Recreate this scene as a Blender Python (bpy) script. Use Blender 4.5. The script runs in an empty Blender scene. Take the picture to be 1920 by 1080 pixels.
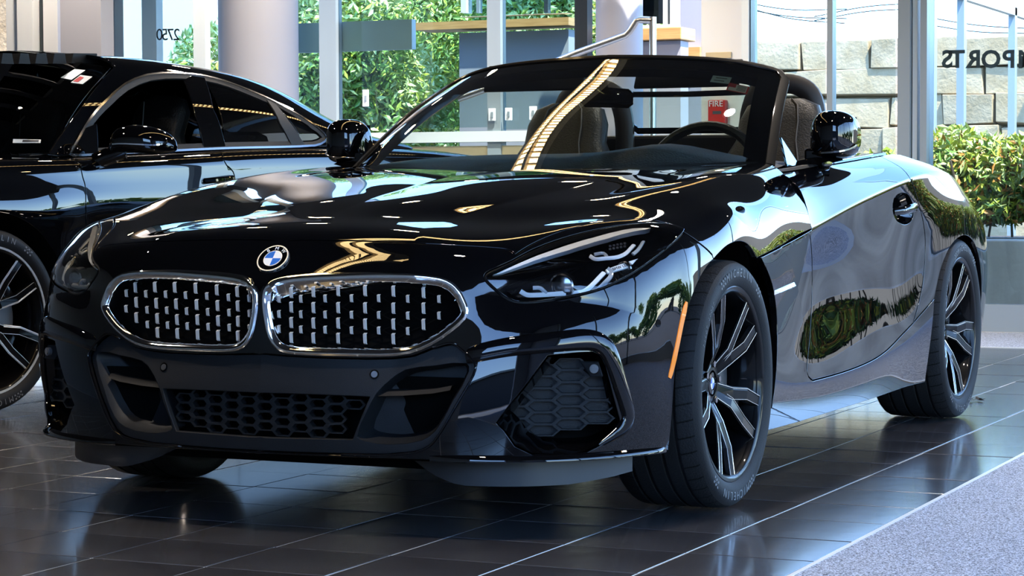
import bpy, bmesh, math, random
import numpy as np
from mathutils import Vector, Matrix
from mathutils.bvhtree import BVHTree
from mathutils.geometry import delaunay_2d_cdt
random.seed(7); rng = np.random.default_rng(7)
scene = bpy.context.scene
COL = scene.collection

# ------------------------------------------------------------------ camera
# car coordinates: origin on the floor under the front axle, x = car's left, y = rearwards, z = up
CAM = np.array([2.78966, -5.54321, 0.82755]); YAW, PITCH, ROLL, FPX = -0.423822, -0.044382, -0.003833, 4269.91
FW = np.array([math.sin(YAW)*math.cos(PITCH), math.cos(YAW)*math.cos(PITCH), math.sin(PITCH)])
_r = np.array([math.cos(YAW), -math.sin(YAW), 0]); _u = np.cross(_r, FW)
RT = _r*math.cos(ROLL)+_u*math.sin(ROLL); UP = _u*math.cos(ROLL)-_r*math.sin(ROLL)
cd = bpy.data.cameras.new('camera'); camera = bpy.data.objects.new('camera', cd); COL.objects.link(camera)
cd.sensor_width = 36; cd.lens = FPX/1920*36; cd.clip_end = 400; cd.clip_start = .05
camera.matrix_world = Matrix([[RT[0], UP[0], -FW[0], CAM[0]], [RT[1], UP[1], -FW[1], CAM[1]], [RT[2], UP[2], -FW[2], CAM[2]], [0, 0, 0, 1]])
scene.camera = camera

# ------------------------------------------------------------------ world, sun, exposure
world = bpy.data.worlds.new('sky'); scene.world = world; world.use_nodes = True
wn = world.node_tree; sky = wn.nodes.new('ShaderNodeTexSky'); sky.sky_type = 'NISHITA'
sky.sun_elevation = math.radians(58); sky.sun_rotation = math.radians(200); sky.sun_disc = False; sky.air_density = 1.0; sky.dust_density = .05; sky.ozone_density = 3.0
tint = wn.nodes.new('ShaderNodeMix'); tint.data_type = 'RGBA'; tint.blend_type = 'MULTIPLY'; tint.inputs[0].default_value = 1; tint.inputs[7].default_value = (.82, .93, 1.08, 1)
wn.links.new(sky.outputs[0], tint.inputs[6]); wn.links.new(tint.outputs[2], wn.nodes['Background'].inputs[0]); wn.nodes['Background'].inputs[1].default_value = SKY_STRENGTH = .28
sl = bpy.data.lights.new('sun', 'SUN'); sun = bpy.data.objects.new('sun', sl); COL.objects.link(sun)
sl.energy = 3.4; sl.angle = math.radians(.6); sl.color = (1, .95, .87)
sun.rotation_euler = (math.radians(28), 0, math.radians(58))
vs = scene.view_settings; vs.view_transform = 'Standard'; vs.look = 'None'; vs.exposure = 2.5; vs.gamma = 1; vs.use_curve_mapping = False
scene.cycles.max_bounces = 10; scene.cycles.transparent_max_bounces = 16; scene.cycles.glossy_bounces = 6
scene.cycles.sample_clamp_indirect = 6; scene.cycles.caustics_reflective = False; scene.cycles.caustics_refractive = False

# ------------------------------------------------------------------ pixel rays (measured on the 1920x1080 photograph)
def ray(px, py): return FW+RT*((px-960)/FPX)+UP*((540-py)/FPX)
def at(px, py, x=None, y=None, z=None):
    d = ray(px, py)
    t = (x-CAM[0])/d[0] if x is not None else (y-CAM[1])/d[1] if y is not None else (z-CAM[2])/d[2]
    return CAM+t*d

# ------------------------------------------------------------------ materials
MATS = {}
def mat(name, col, rough=.5, metal=0, coat=0, spec=.5, noise=None, bump=None, emit=None, trans=0, coat_rough=.015, ior=1.5):
    m = bpy.data.materials.new(name); m.use_nodes = True; nt = m.node_tree; b = nt.nodes['Principled BSDF']
    c = tuple(col)+(1,)
    b.inputs['Base Color'].default_value = c; b.inputs['Roughness'].default_value = rough; b.inputs['Metallic'].default_value = metal
    b.inputs['Specular IOR Level'].default_value = spec; b.inputs['Coat Weight'].default_value = coat; b.inputs['Coat Roughness'].default_value = coat_rough
    b.inputs['IOR'].default_value = ior; b.inputs['Transmission Weight'].default_value = trans
    if emit: b.inputs['Emission Color'].default_value = tuple(emit[0])+(1,); b.inputs['Emission Strength'].default_value = emit[1]
    if noise:       # (scale, second colour, detail[, stretch])
        tc = nt.nodes.new('ShaderNodeTexCoord'); mp = nt.nodes.new('ShaderNodeMapping'); n = nt.nodes.new('ShaderNodeTexNoise'); r = nt.nodes.new('ShaderNodeValToRGB')
        nt.links.new(tc.outputs['Object'], mp.inputs[0]); nt.links.new(mp.outputs[0], n.inputs[0]); nt.links.new(n.outputs[0], r.inputs[0]); nt.links.new(r.outputs[0], b.inputs['Base Color'])
        if len(noise) > 3: mp.inputs['Scale'].default_value = noise[3]
        n.inputs['Scale'].default_value = noise[0]; n.inputs['Detail'].default_value = noise[2]
        r.color_ramp.elements[0].position = .35; r.color_ramp.elements[1].position = .65
        r.color_ramp.elements[0].color = c; r.color_ramp.elements[1].color = tuple(noise[1])+(1,)
    if bump:        # (scale, strength, detail)
        tc = nt.nodes.new('ShaderNodeTexCoord'); n = nt.nodes.new('ShaderNodeTexNoise'); bp = nt.nodes.new('ShaderNodeBump')
        nt.links.new(tc.outputs['Object'], n.inputs[0]); n.inputs['Scale'].default_value = bump[0]; n.inputs['Detail'].default_value = bump[2]
        bp.inputs['Strength'].default_value = bump[1]; bp.inputs['Distance'].default_value = .01
        nt.links.new(n.outputs[0], bp.inputs['Height']); nt.links.new(bp.outputs[0], b.inputs['Normal'])
    MATS[name] = m; return m
def glass(name, tint, refl=1.0, ior=1.5, rough=.0):
    # thin pane: clear tinted transmission with a Fresnel mirror on top
    m = bpy.data.materials.new(name); m.use_nodes = True; nt = m.node_tree; nt.nodes.clear()
    o = nt.nodes.new('ShaderNodeOutputMaterial'); mx = nt.nodes.new('ShaderNodeMixShader'); t = nt.nodes.new('ShaderNodeBsdfTransparent'); g = nt.nodes.new('ShaderNodeBsdfGlossy'); f = nt.nodes.new('ShaderNodeFresnel')
    mu = nt.nodes.new('ShaderNodeMath'); mu.operation = 'MULTIPLY'; mu.inputs[1].default_value = refl; mu.use_clamp = True
    geo = nt.nodes.new('ShaderNodeNewGeometry'); ng = nt.nodes.new('ShaderNodeVectorMath')
    t.inputs[0].default_value = tuple(tint)+(1,); g.inputs['Roughness'].default_value = rough; g.inputs[0].default_value = (1, 1, 1, 1); f.inputs[0].default_value = ior
    nt.links.new(f.outputs[0], mu.inputs[0]); nt.links.new(mu.outputs[0], mx.inputs[0]); nt.links.new(t.outputs[0], mx.inputs[1]); nt.links.new(g.outputs[0], mx.inputs[2]); nt.links.new(mx.outputs[0], o.inputs[0])
    nt.nodes.remove(geo); nt.nodes.remove(ng)
    MATS[name] = m; return m
mat('paint', (.0012, .0014, .002), .5, 0, 1, 0, coat_rough=.008)
mat('gloss_black', (.0015, .0015, .0018), .4, 0, 1, 0, coat_rough=.01)
mat('frame_black', (.002, .0018, .0018), .6, 0, .25, .05, coat_rough=.08)
mat('matte_black', (.0045, .0045, .005), .6, spec=.25, bump=(900, .15, 2))
mat('deflector_plastic', (.022, .023, .025), .5)
mat('grey_plastic', (.0065, .0075, .009), .5, spec=.3, bump=(700, .12, 2))
mat('void', (.002, .002, .002), .9, spec=.05)
mat('rubber', (.0055, .0055, .006), .62, spec=.22, bump=(300, .12, 3))
mat('tread', (.006, .006, .0065), .65, spec=.2, bump=(200, .2, 3))
mat('lettering', (.13, .13, .135), .5)
mat('chrome', (.78, .79, .80), .06, 1)
mat('dark_chrome', (.26, .25, .245), .16, 1)
mat('satin_silver', (.86, .86, .85), .35, .55)
mat('rim_black', (.0025, .0025, .003), .4, .0, .30, .05, coat_rough=.04)
mat('spoke_silver', (.55, .54, .52), .25, 1)
mat('machined', (.62, .64, .66), .22, 1)
mat('steel', (.30, .30, .31), .35, 1)
mat('white_led', (.95, .97, 1.0), .22, 0, .6)
mat('clear_plastic', (.55, .60, .66), .12, .2, 1)
mat('amber', (.85, .22, .01), .25, 0, .8, emit=((1, .30, .02), .03))
mat('blue', (.01, .13, .55), .2, 0, 1)
mat('white', (.80, .82, .84), .2, 0, 1)
mat('leather', (.0055, .006, .0065), .5, spec=.3, bump=(160, .25, 3))
mat('seam', (.02, .02, .02), .6)
mat('fabric', (.010, .010, .011), .85, bump=(500, .2, 2))
mat('brown_black', (.012, .009, .008), .5)
mat('red', (.55, .03, .04), .4)
mat('sticker', (.78, .80, .80), .45)
mat('pale_blue', (.42, .58, .62), .45)
mat('ink', (.05, .05, .06), .6)
glass('lens', (.93, .95, .97), 1.15)
glass('windshield_glass', (.70, .80, .77), 1.5)
glass('dark_glass', (.16, .19, .19), 1.5)
glass('pane', (.86, .92, .91), 1.0)

# ------------------------------------------------------------------ objects
def tag(o, label=None, cat=None, group=None, kind=None):
    if label: o['label'] = label
    if cat: o['category'] = cat
    if group: o['group'] = group
    if kind: o['kind'] = kind
    return o
def empty(name, loc=(0, 0, 0), rz=0, parent=None):
    o = bpy.data.objects.new(name, None); COL.objects.link(o); o.location = loc; o.rotation_euler = (0, 0, rz); o.empty_display_size = .1
    if parent: o.parent = parent
    return o
def mk(name, V, F, m, parent=None, smooth=True, N=None, mi=None):
    """one mesh object from vertices, faces, a material (or a list with per-face index mi), optional vertex normals"""
    me = bpy.data.meshes.new(name); me.from_pydata([tuple(map(float, v)) for v in V], [], [tuple(map(int, f)) for f in F])
    for x in (m if isinstance(m, (list, tuple)) else [m]): me.materials.append(MATS[x])
    if mi is not None: me.polygons.foreach_set('material_index', list(mi))
    me.polygons.foreach_set('use_smooth', [smooth]*len(me.polygons)); me.update()
    if N is not None:
        N = np.asarray(N, float); N = N/np.maximum(np.linalg.norm(N, axis=1, keepdims=True), 1e-9)
        me.normals_split_custom_set_from_vertices([tuple(n) for n in N])
    o = bpy.data.objects.new(name, me); COL.objects.link(o)
    if parent: o.parent = parent
    return o
def mirrored(o, parent=None):
    """mirror copy across x = 0 in the parent's frame"""
    me = o.data; V = np.array([v.co for v in me.vertices])*[-1, 1, 1]
    F = [tuple(reversed(p.vertices)) for p in me.polygons]
    N = None
    if me.has_custom_normals:
        N = np.zeros((len(V), 3))
        for l, c in zip(me.loops, me.corner_normals): N[l.vertex_index] = np.array(c.vector)*[-1, 1, 1]
    mi = [p.material_index for p in me.polygons]
    n = mk(o.name.split('.')[0], V, F, [m.name for m in me.materials] if 0 else 'paint', parent or o.parent, True, N, mi)
    n.data.materials.clear()
    for m in me.materials: n.data.materials.append(m)
    n.data.polygons.foreach_set('use_smooth', [p.use_smooth for p in me.polygons])
    for k in ('label', 'kind'):
        if k in o: n[k] = o[k]
    return n
class MB:
    """mesh builder: boxes, tubes, lathes, prisms collected into one mesh"""
    def __init__(s): s.V = []; s.F = []; s.M = []; s.cur = 0
    def add(s, V, F):
        b = len(s.V); s.V += [tuple(v) for v in V]; s.F += [tuple(i+b for i in f) for f in F]; s.M += [s.cur]*len(F); return s
    def box(s, c, d, R=None):
        c = np.array(c, float); d = np.array(d, float)/2
        P = np.array([[sx, sy, sz] for sx in (-1, 1) for sy in (-1, 1) for sz in (-1, 1)])*d
        if R is not None: P = P@np.array(R).T
        return s.add(P+c, [(0, 1, 3, 2), (4, 6, 7, 5), (0, 4, 5, 1), (2, 3, 7, 6), (0, 2, 6, 4), (1, 5, 7, 3)])
    def bbox(s, lo, hi): lo = np.array(lo, float); hi = np.array(hi, float); return s.box((lo+hi)/2, hi-lo)
    def tube(s, pts, r, n=8, closed=False, caps=True, up=(0, 0, 1), sq=None):
        P = np.array(pts, float); m = len(P); rr = np.broadcast_to(np.array(r, float), (m,)) if np.ndim(r) < 2 else None
        b = []; rings = []
        for i in range(m):
            t = P[(i+1) % m]-P[i-1] if closed else P[min(i+1, m-1)]-P[max(i-1, 0)]
            t = t/np.linalg.norm(t); a = np.cross(t, up); 
            if np.linalg.norm(a) < 1e-3: a = np.cross(t, (1, 0, 0))
            a /= np.linalg.norm(a); c = np.cross(a, t)
            for k in range(n):
                w = 2*math.pi*(k+.5)/n; ex = 1 if sq is None else 1
                rings.append(P[i]+rr[i]*(a*math.cos(w)*(sq[0] if sq else 1)+c*math.sin(w)*(sq[1] if sq else 1)))
        F = []
        for i in range(m if closed else m-1):
            j = (i+1) % m
            for k in range(n): F.append((i*n+k, i*n+(k+1) % n, j*n+(k+1) % n, j*n+k))
        if caps and not closed: F.append(tuple(range(n-1, -1, -1))); F.append(tuple((m-1)*n+k for k in range(n)))
        return s.add(rings, F)
    def lathe(s, prof, c=(0, 0, 0), n=32, axis='z', a0=0, a1=2*math.pi):
        """prof: (radius, height) pairs turned around an axis"""
        full = abs(a1-a0-2*math.pi) < 1e-6; k = n if full else n+1; V = []; F = []
        for i in range(k):
            w = a0+(a1-a0)*i/n; ca, sa = math.cos(w), math.sin(w)
            for r, h in prof: V.append({'z': (r*ca, r*sa, h), 'x': (h, r*ca, r*sa), 'y': (r*sa, h, r*ca)}[axis])
        m = len(prof)
        for i in range(n):
            j = (i+1) % k
            for q in range(m-1): F.append((i*m+q, j*m+q, j*m+q+1, i*m+q+1))
        return s.add(np.array(V)+np.array(c), F)
    def prism(s, poly, lo, hi, axis='z'):
        """2D polygon extruded between lo and hi along an axis"""
        n = len(poly); f = {'z': lambda a, b, h: (a, b, h), 'x': lambda a, b, h: (h, a, b), 'y': lambda a, b, h: (a, h, b)}[axis]
        V = [f(a, b, lo) for a, b in poly]+[f(a, b, hi) for a, b in poly]
        return s.add(V, [tuple(range(n-1, -1, -1)), tuple(range(n, 2*n))]+[(i, (i+1) % n, n+(i+1) % n, n+i) for i in range(n)])
    def grid(s, G, flip=False):
        G = np.array(G, float); a, b = G.shape[:2]
        F = [(i*b+j, i*b+j+1, (i+1)*b+j+1, (i+1)*b+j) for i in range(a-1) for j in range(b-1)]
        if flip: F = [tuple(reversed(f)) for f in F]
        return s.add(G.reshape(-1, 3), F)
    def build(s, name, m, parent=None, smooth=False, bevel=0, fix=True, seg=2):
        o = mk(name, s.V, s.F, m, parent, smooth, mi=s.M if isinstance(m, (list, tuple)) else None)
        if fix:
            bm = bmesh.new(); bm.from_mesh(o.data); bmesh.ops.recalc_face_normals(bm, faces=bm.faces); bm.to_mesh(o.data); bm.free()
        if bevel:
            md = o.modifiers.new('bevel', 'BEVEL'); md.width = bevel; md.segments = seg; md.limit_method = 'ANGLE'; md.angle_limit = .6; md.harden_normals = False
        if smooth:
            try: o.data.set_sharp_from_angle(angle=math.radians(38))
            except Exception: pass
        return o
def rotm(ax, w):
    c, s = math.cos(w), math.sin(w)
    return np.array({'x': [[1, 0, 0], [0, c, -s], [0, s, c]], 'y': [[c, 0, s], [0, 1, 0], [-s, 0, c]], 'z': [[c, -s, 0], [s, c, 0], [0, 0, 1]]}[ax])
_font_cache = {}
def text_mesh(name, body, size, m, parent=None, depth=.0005, M=None, align='CENTER', spacing=1.0, bold=0):
    c = bpy.data.curves.new(name, 'FONT'); c.body = body; c.size = size; c.extrude = depth; c.align_x = align; c.align_y = 'CENTER'; c.space_character = spacing; c.resolution_u = 3; c.offset = bold
    t = bpy.data.objects.new(name+'_tmp', c); COL.objects.link(t); bpy.context.view_layer.update()
    me = bpy.data.meshes.new_from_object(t.evaluated_get(bpy.context.evaluated_depsgraph_get())); bpy.data.objects.remove(t); bpy.data.curves.remove(c)
    me.name = name; me.materials.clear(); me.materials.append(MATS[m])
    if M is not None: me.transform(M)
    o = bpy.data.objects.new(name, me); COL.objects.link(o)
    if parent: o.parent = parent
    return o
def frame(o, xa, ya, za):
    return Matrix([[xa[0], ya[0], za[0], o[0]], [xa[1], ya[1], za[1], o[1]], [xa[2], ya[2], za[2], o[2]], [0, 0, 0, 1]])

# ------------------------------------------------------------------ spline surfaces and panels cut from them
def smooth2(pts, k=6, closed=False):
    """Catmull-Rom through 2D/3D points; a point given as a third-tuple ('c', ...) stays a corner"""
    P = np.array(pts, float); n = len(P); out = []
    R = range(n) if closed else range(n-1)
    for i in R:
        p0 = P[i-1] if (closed or i) else 2*P[0]-P[1]; p1 = P[i]; p2 = P[(i+1) % n]; p3 = P[(i+2) % n] if (closed or i+2 < n) else 2*P[-1]-P[-2]
        a = [0]; 
        for x, y in ((p0, p1), (p1, p2), (p2, p3)): a.append(a[-1]+max(np.linalg.norm(y-x), 1e-6)**.5)
        for q in range(k):
            t = a[1]+(a[2]-a[1])*q/k
            A1 = (a[1]-t)/(a[1]-a[0])*p0+(t-a[0])/(a[1]-a[0])*p1; A2 = (a[2]-t)/(a[2]-a[1])*p1+(t-a[1])/(a[2]-a[1])*p2; A3 = (a[3]-t)/(a[3]-a[2])*p2+(t-a[2])/(a[3]-a[2])*p3
            B1 = (a[2]-t)/(a[2]-a[0])*A1+(t-a[0])/(a[2]-a[0])*A2; B2 = (a[3]-t)/(a[3]-a[1])*A2+(t-a[1])/(a[3]-a[1])*A3
            out.append((a[2]-t)/(a[2]-a[1])*B1+(t-a[1])/(a[2]-a[1])*B2)
    if not closed: out.append(P[-1])
    return np.array(out)
class Spl:
    def __init__(s, knots, breaks=()):
        s.k = np.array(knots, float); n = len(s.k); s.n = n; s.M = np.zeros((n, 2, n))   # second derivatives left/right of each knot
        b = [0]+sorted(breaks)+[n-1]; s.seg = []
        for a, c in zip(b[:-1], b[1:]):
            m = c-a+1; A = np.eye(m); D = np.zeros((m, m)); h = np.diff(s.k[a:c+1])
            for i in range(1, m-1):
                A[i, i-1] = h[i-1]; A[i, i] = 2*(h[i-1]+h[i]); A[i, i+1] = h[i]
                D[i, i-1] = 6/h[i-1]; D[i, i] = -6/h[i-1]-6/h[i]; D[i, i+1] = 6/h[i]
            S = np.linalg.solve(A, D); s.seg.append((a, c, S))
    def w(s, t, der=False):
        t = np.atleast_1d(np.asarray(t, float)); W = np.zeros((len(t), s.n)); i = np.clip(np.searchsorted(s.k, t, 'right')-1, 0, s.n-2)
        for a, c, S in s.seg:
            q = np.where((i >= a) & (i < c))[0]
            if not len(q): continue
            ii = i[q]; h = s.k[ii+1]-s.k[ii]; A = (s.k[ii+1]-t[q])/h; B = 1-A
            if der:
                W[q, ii] += -1/h; W[q, ii+1] += 1/h
                W[q, a:c+1] += (-(3*A*A-1)/6*h)[:, None]*S[ii-a]+((3*B*B-1)/6*h)[:, None]*S[ii+1-a]
            else:
                W[q, ii] += A; W[q, ii+1] += B
                W[q, a:c+1] += ((A**3-A)/6*h*h)[:, None]*S[ii-a]+((B**3-B)/6*h*h)[:, None]*S[ii+1-a]
        return W
class Surf:
    """tensor spline through a grid C[v][u] of 3D points; parameters are in metres of average chord"""
    def __init__(s, C, ubreaks=(), vbreaks=(), flip=False, du=.03, dv=.03):
        s.C = np.array(C, float); s.sg = -1 if flip else 1
        ku = np.r_[0, np.cumsum(np.linalg.norm(np.diff(s.C, axis=1), axis=2).mean(0))]; kv = np.r_[0, np.cumsum(np.linalg.norm(np.diff(s.C, axis=0), axis=2).mean(1))]
        s.U = Spl(ku, ubreaks); s.W = Spl(kv, vbreaks); s.ub = [ku[i] for i in ubreaks]; s.vb = [kv[i] for i in vbreaks]
        s.gu = np.unique(np.concatenate([np.linspace(a, b, max(2, int((b-a)/du)+1)) for a, b in zip(ku[:-1], ku[1:])]).round(9)); s.gv = np.unique(np.concatenate([np.linspace(a, b, max(2, int((b-a)/dv)+1)) for a, b in zip(kv[:-1], kv[1:])]).round(9))
        G = np.einsum('iv,vuk,ju->ijk', s.W.w(s.gv), s.C, s.U.w(s.gu)); s.G = G; a, b = G.shape[:2]
        s.F = [(i*b+j, i*b+j+1, (i+1)*b+j+1, (i+1)*b+j) for i in range(a-1) for j in range(b-1)]
        s.bvh = BVHTree.FromPolygons([Vector(p) for p in G.reshape(-1, 3)], s.F)
    def ku(s, i): return float(np.interp(i, range(s.U.n), s.U.k))
    def kv(s, i): return float(np.interp(i, range(s.W.n), s.W.k))
    def uv(s, iu, iv): return (s.ku(iu), s.kv(iv))
    def ev(s, uv, nrm=False):
        uv = np.atleast_2d(np.asarray(uv, float)); wu = s.U.w(uv[:, 0]); wv = s.W.w(uv[:, 1])
        P = np.einsum('iv,vuk,iu->ik', wv, s.C, wu)
        if not nrm: return P
        e = 4e-4; N = 0
        Su = np.einsum('iv,vuk,iu->ik', wv, s.C, s.U.w(np.clip(uv[:, 0]+e, 0, s.U.k[-1])))-np.einsum('iv,vuk,iu->ik', wv, s.C, s.U.w(np.clip(uv[:, 0]-e, 0, s.U.k[-1])))
        Sv = np.einsum('iv,vuk,iu->ik', s.W.w(np.clip(uv[:, 1]+e, 0, s.W.k[-1])), s.C, wu)-np.einsum('iv,vuk,iu->ik', s.W.w(np.clip(uv[:, 1]-e, 0, s.W.k[-1])), s.C, wu)
        N = np.cross(Su, Sv)*s.sg; N /= np.maximum(np.linalg.norm(N, axis=1, keepdims=True), 1e-12)
        return P, N
    def _cell(s, idx):
        b = len(s.gu)-1; return (s.gu[idx % b]+s.gu[idx % b+1])/2, (s.gv[idx//b]+s.gv[idx//b+1])/2
    def px(s, px, py, shift=(0, 0, 0), org=None):
        """parameters of the surface point seen at a pixel (surface moved by shift)"""
        o = (CAM if org is None else org)-np.array(shift); d = ray(px, py)
        hit, n, idx, _ = s.bvh.ray_cast(Vector(o), Vector(d))
        if hit is None:
            D = d/np.linalg.norm(d); best = None
            ts = np.linspace(4.5, 10, 500)
            loc, idx = min(((s.bvh.find_nearest(Vector(o+D*t)) for t in ts)), key=lambda r: r[3])[0:3:2]
            return s.near(loc, idx)
        u, v = s._cell(idx); t = np.dot(np.array(hit)-o, d)/np.dot(d, d); x = np.array([u, v, t])
        for _ in range(6):
            P = s.ev(x[:2])[0]; e = 1e-4
            J = np.stack([(s.ev(x[:2]+[e, 0])[0]-P)/e, (s.ev(x[:2]+[0, e])[0]-P)/e, -d], 1)
            try: dx = np.linalg.solve(J, -(P-o-x[2]*d))
            except np.linalg.LinAlgError: break
            dx[:2] = np.clip(dx[:2], -.05, .05); x = x+dx; x[0] = np.clip(x[0], 0, s.U.k[-1]); x[1] = np.clip(x[1], 0, s.W.k[-1])
        return (x[0], x[1])
    def near(s, p, idx=None):
        if idx is None: loc, n, idx, d = s.bvh.find_nearest(Vector(p))
        x = np.array(s._cell(idx)); p = np.array(p)
        for _ in range(5):
            P = s.ev(x)[0]; e = 1e-4; J = np.stack([(s.ev(x+[e, 0])[0]-P)/e, (s.ev(x+[0, e])[0]-P)/e], 1)
            x = x+np.clip(np.linalg.lstsq(J, p-P, rcond=None)[0], -.05, .05); x = np.clip(x, 0, [s.U.k[-1], s.W.k[-1]])
        return tuple(x)
    def pxs(s, pts, sm=0, shift=(0, 0, 0)):
        if sm: pts = smooth2(pts, sm)
        return [s.px(*p, shift=shift) for p in pts]
    def line(s, a, b, n=12):
        """parameter line between index coordinates a=(iu,iv) and b"""
        return [s.uv(a[0]+(b[0]-a[0])*t, a[1]+(b[1]-a[1])*t) for t in np.linspace(0, 1, n)]
def inpoly(P, Q):
    x, y = P[:, 0], P[:, 1]; r = np.zeros(len(P), bool); Q = np.asarray(Q); n = len(Q)
    for i in range(n):
        x1, y1 = Q[i]; x2, y2 = Q[i-1]
        c = (y1 > y) != (y2 > y)
        with np.errstate(divide='ignore', invalid='ignore'): r ^= c & (x < (x2-x1)*(y-y1)/(y2-y1)+x1)
    return r
def resample(L, step):
    L = np.asarray(L, float); out = []
    for i in range(len(L)):
        a, b = L[i], L[(i+1) % len(L)]; d = np.linalg.norm(b-a)
        if d < 1e-6: continue
        k = max(1, int(math.ceil(d/step)))
        for q in range(k): out.append(a+(b-a)*q/k)
    return np.array(out)
def panel(name, S, outer, m, parent, holes=(), off=0., gap=.0018, flange=.012, step=.022, weld=False, edge=.0016, hole_flange=None, lattice=None):
    """a body panel: the region of surface S inside a parameter polygon, with rolled edges folded inwards"""
    loops = [resample(outer, step)]+[resample(h, step*.8) for h in holes]
    def area(L): return .5*np.sum(L[:, 0]*np.roll(L[:, 1], -1)-np.roll(L[:, 0], -1)*L[:, 1])
    for i, L in enumerate(loops):
        if (area(L) > 0) != (i == 0): loops[i] = L[::-1]
    V3 = []; N3 = []; rings = []; uvs = []; V2 = []; E2 = []
    for li, L in enumerate(loops):
        P, N = S.ev(L, True); n = len(L)
        cen = (np.abs(P[:, 0]) < 1.5e-3) if weld else np.zeros(n, bool)
        T = np.roll(P, -1, 0)-np.roll(P, 1, 0); T /= np.maximum(np.linalg.norm(T, axis=1, keepdims=True), 1e-9)
        I = np.cross(N, T)*S.sg; I /= np.maximum(np.linalg.norm(I, axis=1, keepdims=True), 1e-9)     # towards the inside of the panel
        P[cen, 0] = 0; I[cen] = 0; fl = flange if li == 0 or hole_flange is None else hole_flange
        r0 = P+I*(gap+edge)+N*off; r1 = P+I*(gap+edge*.25)+N*(off-edge*.3); r2 = P+I*gap+N*(off-edge); r3 = P+I*gap+N*(off-fl)
        r0[cen] = (P+N*off)[cen]
        b = len(V3); V3 += list(r0); N3 += list(N); rings.append((b, n, [(r1, N*.6-I*.8), (r2, -I+N*.05), (r3, -I)], cen)); 
        V2 += [tuple(x) for x in L]; E2 += [(b+i, b+(i+1) % n) for i in range(n)]
    B3 = np.array(V3); A = np.array(loops[0]); lo = A.min(0); hi = A.max(0); ls = lattice or step
    gu = np.arange(lo[0]+ls*.37, hi[0], ls); gv = np.arange(lo[1]+ls*.41, hi[1], ls)
    for k in S.ub: gu = np.append(gu, k)
    for k in S.vb: gv = np.append(gv, k)
    gu = np.unique(gu); gv = np.unique(gv); Q = np.stack(np.meshgrid(gu, gv), -1).reshape(-1, 2)
    Q = Q[(Q[:, 0] > lo[0]+1e-4) & (Q[:, 0] < hi[0]-1e-4) & (Q[:, 1] > lo[1]+1e-4) & (Q[:, 1] < hi[1]-1e-4)]
    ins = inpoly(Q, loops[0])
    for h in loops[1:]: ins &= ~inpoly(Q, h)
    Q = Q[ins]; P, N = S.ev(Q, True)
    if len(P):
        dmin = np.concatenate([np.sqrt(((P[i:i+400, None, :]-B3[None])**2).sum(2)).min(1) for i in range(0, len(P), 400)])
        k = dmin > max(.006, step*.3); Q = Q[k]; P = P[k]+N[k]*off; N = N[k]
    nb = len(V3); V3 += list(P); N3 += list(N); V2 += [tuple(x) for x in Q]
    vo, eo, fo, ov, oe, of = delaunay_2d_cdt([Vector(v) for v in V2], E2, [], 0, 1e-7)
    F = []; O = [o[0] if o else -1 for o in ov]
    tri = [f for f in fo if len(f) == 3]
    cen2 = np.array([[sum(vo[i][0] for i in f)/3, sum(vo[i][1] for i in f)/3] for f in tri])
    ins = inpoly(cen2, loops[0])
    for h in loops[1:]: ins &= ~inpoly(cen2, h)
    for f, ok in zip(tri, ins):
        if not ok: continue
        g = tuple(O[i] for i in f)
        if min(g) < 0 or len(set(g)) < 3: continue
        F.append(g if S.sg > 0 else tuple(reversed(g)))
    for b, n, rr, cen in rings:
        prev = [b+i for i in range(n)]
        for P_, N_ in rr:
            q = len(V3); V3 += list(P_); N3 += list(N_); cur = [q+i for i in range(n)]
            for i in range(n):
                j = (i+1) % n
                if cen[i] and cen[j]: continue
                f = (prev[j], prev[i], cur[i], cur[j]); F.append(f if S.sg > 0 else tuple(reversed(f)))
            prev = cur
    V3 = np.array(V3); N3 = np.array(N3)
    if weld:
        n = len(V3); cm = np.abs(V3[:, 0]) < 1e-6; mp = np.where(cm, np.arange(n), np.arange(n)+n)
        N3[cm, 0] = 0
        F2 = [tuple(mp[i] for i in reversed(f)) for f in F]; V3 = np.concatenate([V3, V3*[-1, 1, 1]]); N3 = np.concatenate([N3, N3*[-1, 1, 1]]); F = F+F2
    used = np.zeros(len(V3), bool)
    for f in F: used[list(f)] = True
    ix = np.cumsum(used)-1; F = [tuple(ix[i] for i in f) for f in F]; V3 = V3[used]; N3 = N3[used]
    return mk(name, V3, F, m, parent, True, N3)
def loop3(S, uv, step=.02, off=0.):
    """closed parameter loop -> points, normals and inward directions in 3D"""
    L = resample(uv, step); a = .5*np.sum(L[:, 0]*np.roll(L[:, 1], -1)-np.roll(L[:, 0], -1)*L[:, 1])
    if a < 0: L = L[::-1]
    P, N = S.ev(L, True); T = np.roll(P, -1, 0)-np.roll(P, 1, 0); T /= np.linalg.norm(T, axis=1, keepdims=True); I = np.cross(N, T)*S.sg
    return P+N*off, N, I/np.maximum(np.linalg.norm(I, axis=1, keepdims=True), 1e-9)
def sweep(P, A, B, prof, closed=True, closeprof=True):
    """profile points (a, b) carried along a path with side direction A and up direction B"""
    n = len(P); m = len(prof); V = np.concatenate([P+A*a+B*b for a, b in prof]); F = []
    for q in range(m if closeprof else m-1):
        r = (q+1) % m
        for i in range(n if closed else n-1):
            j = (i+1) % n; F.append((q*n+i, q*n+j, r*n+j, r*n+i))
    if not closed and closeprof: F.append(tuple(q*n for q in range(m))); F.append(tuple(q*n+n-1 for q in range(m-1, -1, -1)))
    return V, F
def rim_of(name, S, uv, prof, m, parent, step=.02, closeprof=True, smooth=True):
    P, N, I = loop3(S, uv, step); V, F = sweep(P, I, N, prof, True, closeprof)
    b = MB(); b.add(V, F); return b.build(name, m, parent, smooth)
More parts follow.
